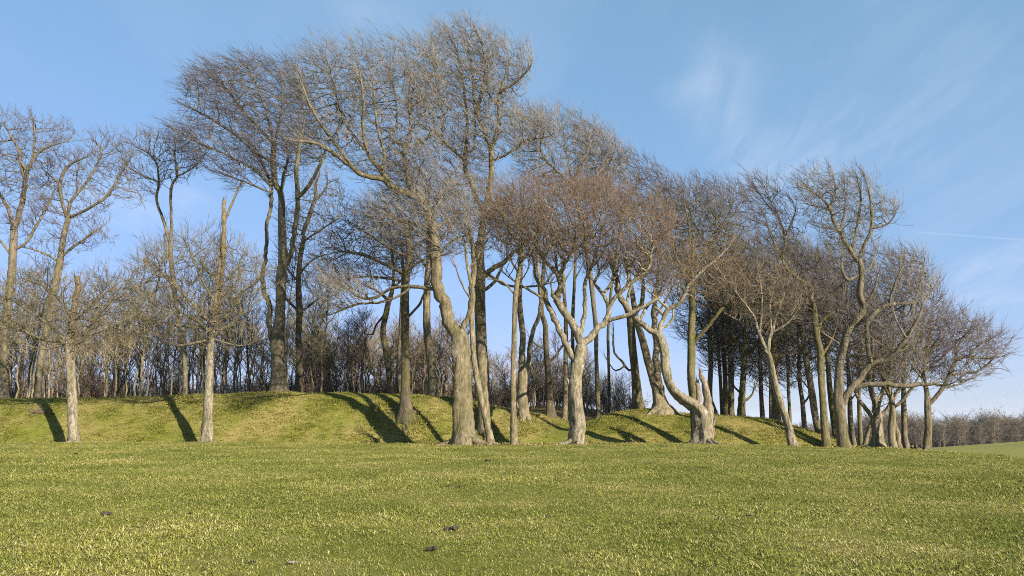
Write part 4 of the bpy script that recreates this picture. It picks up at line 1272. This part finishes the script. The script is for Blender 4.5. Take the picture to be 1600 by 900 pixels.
rot = np.stack([rg.normal(size=n) * .15 + .12, rg.normal(size=n) * .15, rg.random(n) * 6.28], -1)
scatter('bank_grass', np.stack([x, y, z], -1), rot, np.stack([sc * 1.2, sc * 1.2, sc], -1), rg.integers(0, 5, n),
        [tuft(300 + i, 26, .14, .065, .005, gm2, 1.3, gd, .15 + .06 * i) for i in range(5)], 'rough straw-tinted tussock grass covering the bank', 'grass')


# dead leaves gathered round the trunks and in the ditch
def leaf(seed, mat):
    r = np.random.default_rng(seed)
    V = np.array([[-.045, 0, 0], [0, -.025, .012], [.05, 0, .004], [0, .025, .014]]) * (.8 + .5 * r.random())
    V[:, 2] += r.random(4) * .012
    me = new_mesh('dead_leaf', V, np.array([0, 1, 2, 0, 2, 3]), np.array([3, 3]), False)
    me.materials.append(mat)
    return bpy.data.objects.new('dead_leaf', me)


def leaf_litter():
    m, nt, b = mat_base('dead_leaf')
    oi = nt.nodes.new('ShaderNodeObjectInfo')
    nt.links.new(ramp(nt, oi.outputs['Random'], [(0, (.12, .06, .025)), (.5, (.26, .15, .065)), (1, (.42, .31, .17))]), b.inputs['Base Color'])
    b.inputs['Roughness'].default_value = .9
    X = []; Y = []
    for o in list(bpy.data.objects):
        if o.parent is None and o.name.split('.')[0] in ('old_tree', 'beech_tree', 'young_tree') and o.location.y < 49:
            k = 130
            X.append(o.location.x + rg.normal(size=k) * 1.0 - .2); Y.append(o.location.y + rg.normal(size=k) * .7)
    k = 1800
    X.append(rg.uniform(-36, 20, k)); Y.append(42.4 + rg.normal(size=k) * 1.1)
    k = 1600
    X.append(rg.uniform(-36, 20, k)); Y.append(rg.uniform(43, 50, k))
    x = np.concatenate(X); y = np.concatenate(Y); n = len(x)
    scatter('leaf_litter', np.stack([x, y, ground_z(x, y) + .035], -1), rg.normal(size=(n, 3)) * (.5, .5, 3),
            np.repeat(rg.uniform(.8, 1.5, n)[:, None], 3, 1), rg.integers(0, 3, n), [leaf(800 + i, m) for i in range(3)],
            'dead brown leaves lying about the trunks and the bank', 'leaves')


leaf_litter()


# ------------------------------------------------------------------ far wood on the right
def far_tree_source(seed, h):
    r = np.random.default_rng(seed)
    s = Soup()
    t = np.linspace(0, 1, 6)
    P = np.stack([np.cumsum(r.normal(size=6) * .15), np.cumsum(r.normal(size=6) * .15), t * h * .8 - .3], -1)
    add_tube(s, P, .16 * (1 - t) + .03, 5)
    base = []; dirs = []
    for k in range(22):
        a = r.random() * 6.28; i = r.integers(1, 6)
        d = unit(np.array([math.cos(a), math.sin(a), .6 + r.random()]))
        L = h * (.15 + .22 * r.random())
        q = P[i] + d * np.linspace(0, 1, 4)[:, None] * L
        add_tube(s, q, np.linspace(.06, .02, 4), 3, cap=False)
        base.append(q); dirs.append(np.repeat(d[None], 4, 0))
    B = np.repeat(np.concatenate(base), 4, 0); Dd = np.repeat(np.concatenate(dirs), 4, 0)
    e = B + unit(Dd + r.normal(size=B.shape) * .6) * (h * (.08 + .09 * r.random(len(B))))[:, None]
    add_twigs(s, np.stack([B, e], 1), np.full((len(B), 1), .03))
    me = s.mesh('far_tree', (0, 0, 0), False)
    me.materials.append(TWIG['far'])
    return bpy.data.objects.new('far_tree', me)


TWIG['far'] = twigmat('twig_far', (0.10, 0.076, 0.046), (0.19, 0.148, 0.095))
nf = 2600
fy = 300 + rg.random(nf) ** 1.2 * 90
fx = rg.uniform(135, 360, nf)
fz = ground_z(fx, fy)
fsc = rg.uniform(.6, 1.25, nf) * (1 + .5 * vnoise(fx * .05, fy * .05))
scatter('far_wood', np.stack([fx, fy, fz], -1), np.stack([0 * fx, 0 * fx, rg.random(nf) * 6.28], -1), np.stack([fsc * 1.1, fsc * 1.1, fsc], -1),
        rg.integers(0, 4, nf), [far_tree_source(400 + i, 11.0) for i in range(4)], 'brown leafless wood across the field at the right edge', 'wood')


# ------------------------------------------------------------------ small things in the grass
def plain(name, c1, c2, sc=20):
    m, nt, b = mat_base(name)
    geo = nt.nodes.new('ShaderNodeNewGeometry')
    c = ramp(nt, noise(nt, geo.outputs['Position'], sc, 4), [(.35, c1), (.65, c2)])
    nt.links.new(c, b.inputs['Base Color']); b.inputs['Roughness'].default_value = .95
    return m


M_clod = plain('dark_soil', (.022, .018, .012), (.06, .047, .032))
M_brown = plain('dry_soil', (.10, .065, .04), (.20, .14, .09))
M_stone = plain('chalk_flint', (.16, .13, .10), (.30, .26, .21))


def lump_mesh(seed, w, h, pieces):
    """a heap of crumbs"""
    r = np.random.default_rng(seed)
    s = Soup()
    for k in range(pieces):
        c = np.array([r.normal() * w * .3, r.normal() * w * .3, h * .25 * r.random()]) if pieces > 1 else np.zeros(3)
        rad = (w * (.16 + .16 * r.random())) if pieces > 1 else w * .5
        la, lo = 5, 8
        th = np.linspace(0, math.pi, la)[:, None]; ph = (np.arange(lo) * 2 * math.pi / lo)[None]
        R = rad * (1 + .25 * r.normal(size=(la, lo)))
        V = np.stack([R * np.sin(th) * np.cos(ph), R * np.sin(th) * np.sin(ph), R * np.cos(th) * np.minimum(1.0, h / w * 1.5)], -1)
        V[0] = V[0].mean(0); V[-1] = V[-1].mean(0)
        s.add(V.reshape(-1, 3) + c, tube_quads(la, lo))
    return s.mesh('lump', (0, 0, 0), True)


def on_ground(px, py):
    lo, hi = 4.0, 46.0
    for _ in range(50):
        m = (lo + hi) / 2
        p = unproject(px, py, m)
        if p[2] > float(ground_z(p[0], p[1])): lo = m
        else: hi = m
    return p[0], p[1], float(ground_z(p[0], p[1]))


def ground_thing(name, label, cat, px, py, wpx, mat, seed, pieces=6, flat=.5, group=None):
    x, y, z = on_ground(px, py)
    w = max(wpx * .82 * y / F, .06)
    o = obj(name, lump_mesh(seed, w, w * flat, pieces), mat)
    o.location = (x, y, z + w * flat * .3 + .012)
    o['label'] = label; o['category'] = cat
    if group: o['group'] = group
    return o


GC = 'dark clods scattered on the field'
for i, (px, py, w, lab) in enumerate([
        (707, 830, 17, 'largest dark crumbly clod in the grass left of the frame centre'),
        (675, 862, 17, 'dark crumbly clod nearest the bottom edge, below the largest clod'),
        (164, 806, 14, 'dark crumbly clod in the grass at lower left'),
        (702, 761, 8, 'small dark clod, left one of two side by side in mid field'),
        (719, 762, 8, 'small dark clod, right one of two side by side in mid field'),
        (763, 721, 8, 'small dark clod near the foot of the leaning thin tree'),
        (117, 710, 6, 'small dark clod in front of the leftmost tree'),
        (62, 724, 7, 'faint dark clod at the far left of the field'),
        (297, 804, 7, 'tiny dark clod right of the lower left clod'),
        (284, 842, 6, 'tiny dark clod low in the left third of the field'),
        (393, 881, 8, 'dark clod beside the pale flint at the bottom edge'),
        (855, 811, 6, 'small dark clod below the pale forked tree'),
        (1371, 799, 6, 'small dark clod in the right part of the field'),
        (1170, 808, 5, 'tiny dark clod in the field below the leaning pale tree'),
        (1337, 745, 5, 'small dark clod below the big forked right-hand tree'),
        (1285, 731, 5, 'tiny dark clod in the field below the crowded right trunks'),
        (1251, 725, 5, 'tiny dark clod a little below the foot of the leaning pale tree'),
        (1015, 726, 5, 'tiny dark clod in the field left of the hollow stump'),
        (1596, 754, 5, 'small dark clod at the right edge of the field')]):
    ground_thing('soil_clod', lab, 'clod', px, py, w, M_clod, 500 + i, 9 if w > 10 else 5, .5, GC)
ground_thing('flint_stone', 'pale flat flint lying in the grass at the bottom edge', 'stone', 459, 883, 19, M_stone, 600, 3, .3)
ground_thing('flint_stone', 'small whitish flint in the grass between the two left front trees', 'stone', 203, 716, 9, M_stone, 601, 2, .35)
ground_thing('earth_heap', 'small reddish brown scrape of earth in mid field below the second tree', 'earth', 311, 750, 7, M_brown, 602, 4, .4)


def sprig(name, label, cat, px, py, size, mat, seed, count, parts='fronds'):
    r = np.random.default_rng(seed)
    x, y, z = on_ground(px, py)
    s = Soup()
    b = np.zeros((count, 3)); b[:, :2] = r.normal(size=(count, 2)) * size * .2
    d = unit(np.stack([r.normal(size=count), r.normal(size=count), .3 + r.random(count)], -1))
    grow_twigs(s, b, d, np.full(count, .012), 3, size * .7, np.array([0, 0, .05]), r, side=3, straight=1)
    o = obj(name, s.mesh(name, (0, 0, 0), False), mat)
    o.location = (x, y, z + .03); o['label'] = label; o['category'] = cat
    return o


sprig('dead_bracken', 'small clump of reddish dead bracken on the left bank slope', 'bracken', 62, 647, .9, TWIG['red'], 700, 22)


def fallen(label, d, pts, seed):
    tp = chain_pts(pts); r = np.random.default_rng(seed)
    P = unproject(tp[:, 0], tp[:, 1], d)
    g = np.array([float(ground_z(a, d)) for a in P[:, 0]])
    P[:, 2] = np.maximum(g + .05, P[:, 2]); P[:, 1] += np.linspace(0, .8, len(P))
    Q, R = resample(P, tp[:, 2] * d / F / 2, .15)
    s = Soup(); add_tube(s, Q, R, 8, 1 + r.normal(size=(len(Q), 8)) * .08)
    o = obj('fallen_branch', s.mesh('fallen_branch', Q[0]), BARK['dark']); o.location = Q[0]
    o['label'] = label; o['category'] = 'branch'


fallen('dark crooked fallen branch between the last two trees at the right end', 44.8, "1424,700,4 1430,696,4 1436,701,4 1443,703,3 1447,700,2", 1)
fallen('thin fallen branch lying behind the pale muscular tree', 46.5, "1340,698,3 1352,697,3 1364,700,3 1378,699,2", 2)


# dark brown strip laid along the brow of the field on the right
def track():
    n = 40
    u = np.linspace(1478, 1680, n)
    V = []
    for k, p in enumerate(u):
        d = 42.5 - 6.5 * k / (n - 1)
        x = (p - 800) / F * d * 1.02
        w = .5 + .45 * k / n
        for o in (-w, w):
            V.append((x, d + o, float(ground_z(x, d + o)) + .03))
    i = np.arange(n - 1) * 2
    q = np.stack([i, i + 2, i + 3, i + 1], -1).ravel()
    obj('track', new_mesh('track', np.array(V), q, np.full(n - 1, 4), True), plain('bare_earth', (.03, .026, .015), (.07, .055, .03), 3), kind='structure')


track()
# ------------------------------------------------------------------ the air over the low country
def haze():
    lo, hi = np.array([-17000., -6000., -185.]), np.array([17000., 19000., 32.])
    V = np.array([[(lo, hi)[(i >> k) & 1][k] for k in range(3)] for i in range(8)])
    q = np.array([[0, 2, 3, 1], [4, 5, 7, 6], [0, 1, 5, 4], [2, 6, 7, 3], [0, 4, 6, 2], [1, 3, 7, 5]])
    m = bpy.data.materials.new('haze'); m.use_nodes = True
    nt = m.node_tree; nt.nodes.clear()
    out = nt.nodes.new('ShaderNodeOutputMaterial'); v = nt.nodes.new('ShaderNodeVolumePrincipled')
    v.inputs['Color'].default_value = (0.80, 0.88, 1.0, 1)
    v.inputs['Density'].default_value = 1.1e-4
    v.inputs['Anisotropy'].default_value = 0.0
    nt.links.new(v.outputs[0], out.inputs['Volume'])
    m.cycles.homogeneous_volume = True
    m.cycles.volume_sampling = 'DISTANCE'
    obj('haze', new_mesh('haze', V, q.ravel(), np.full(6, 4)), m, kind='stuff', label='thin blue haze over the low country', category='haze')


haze()
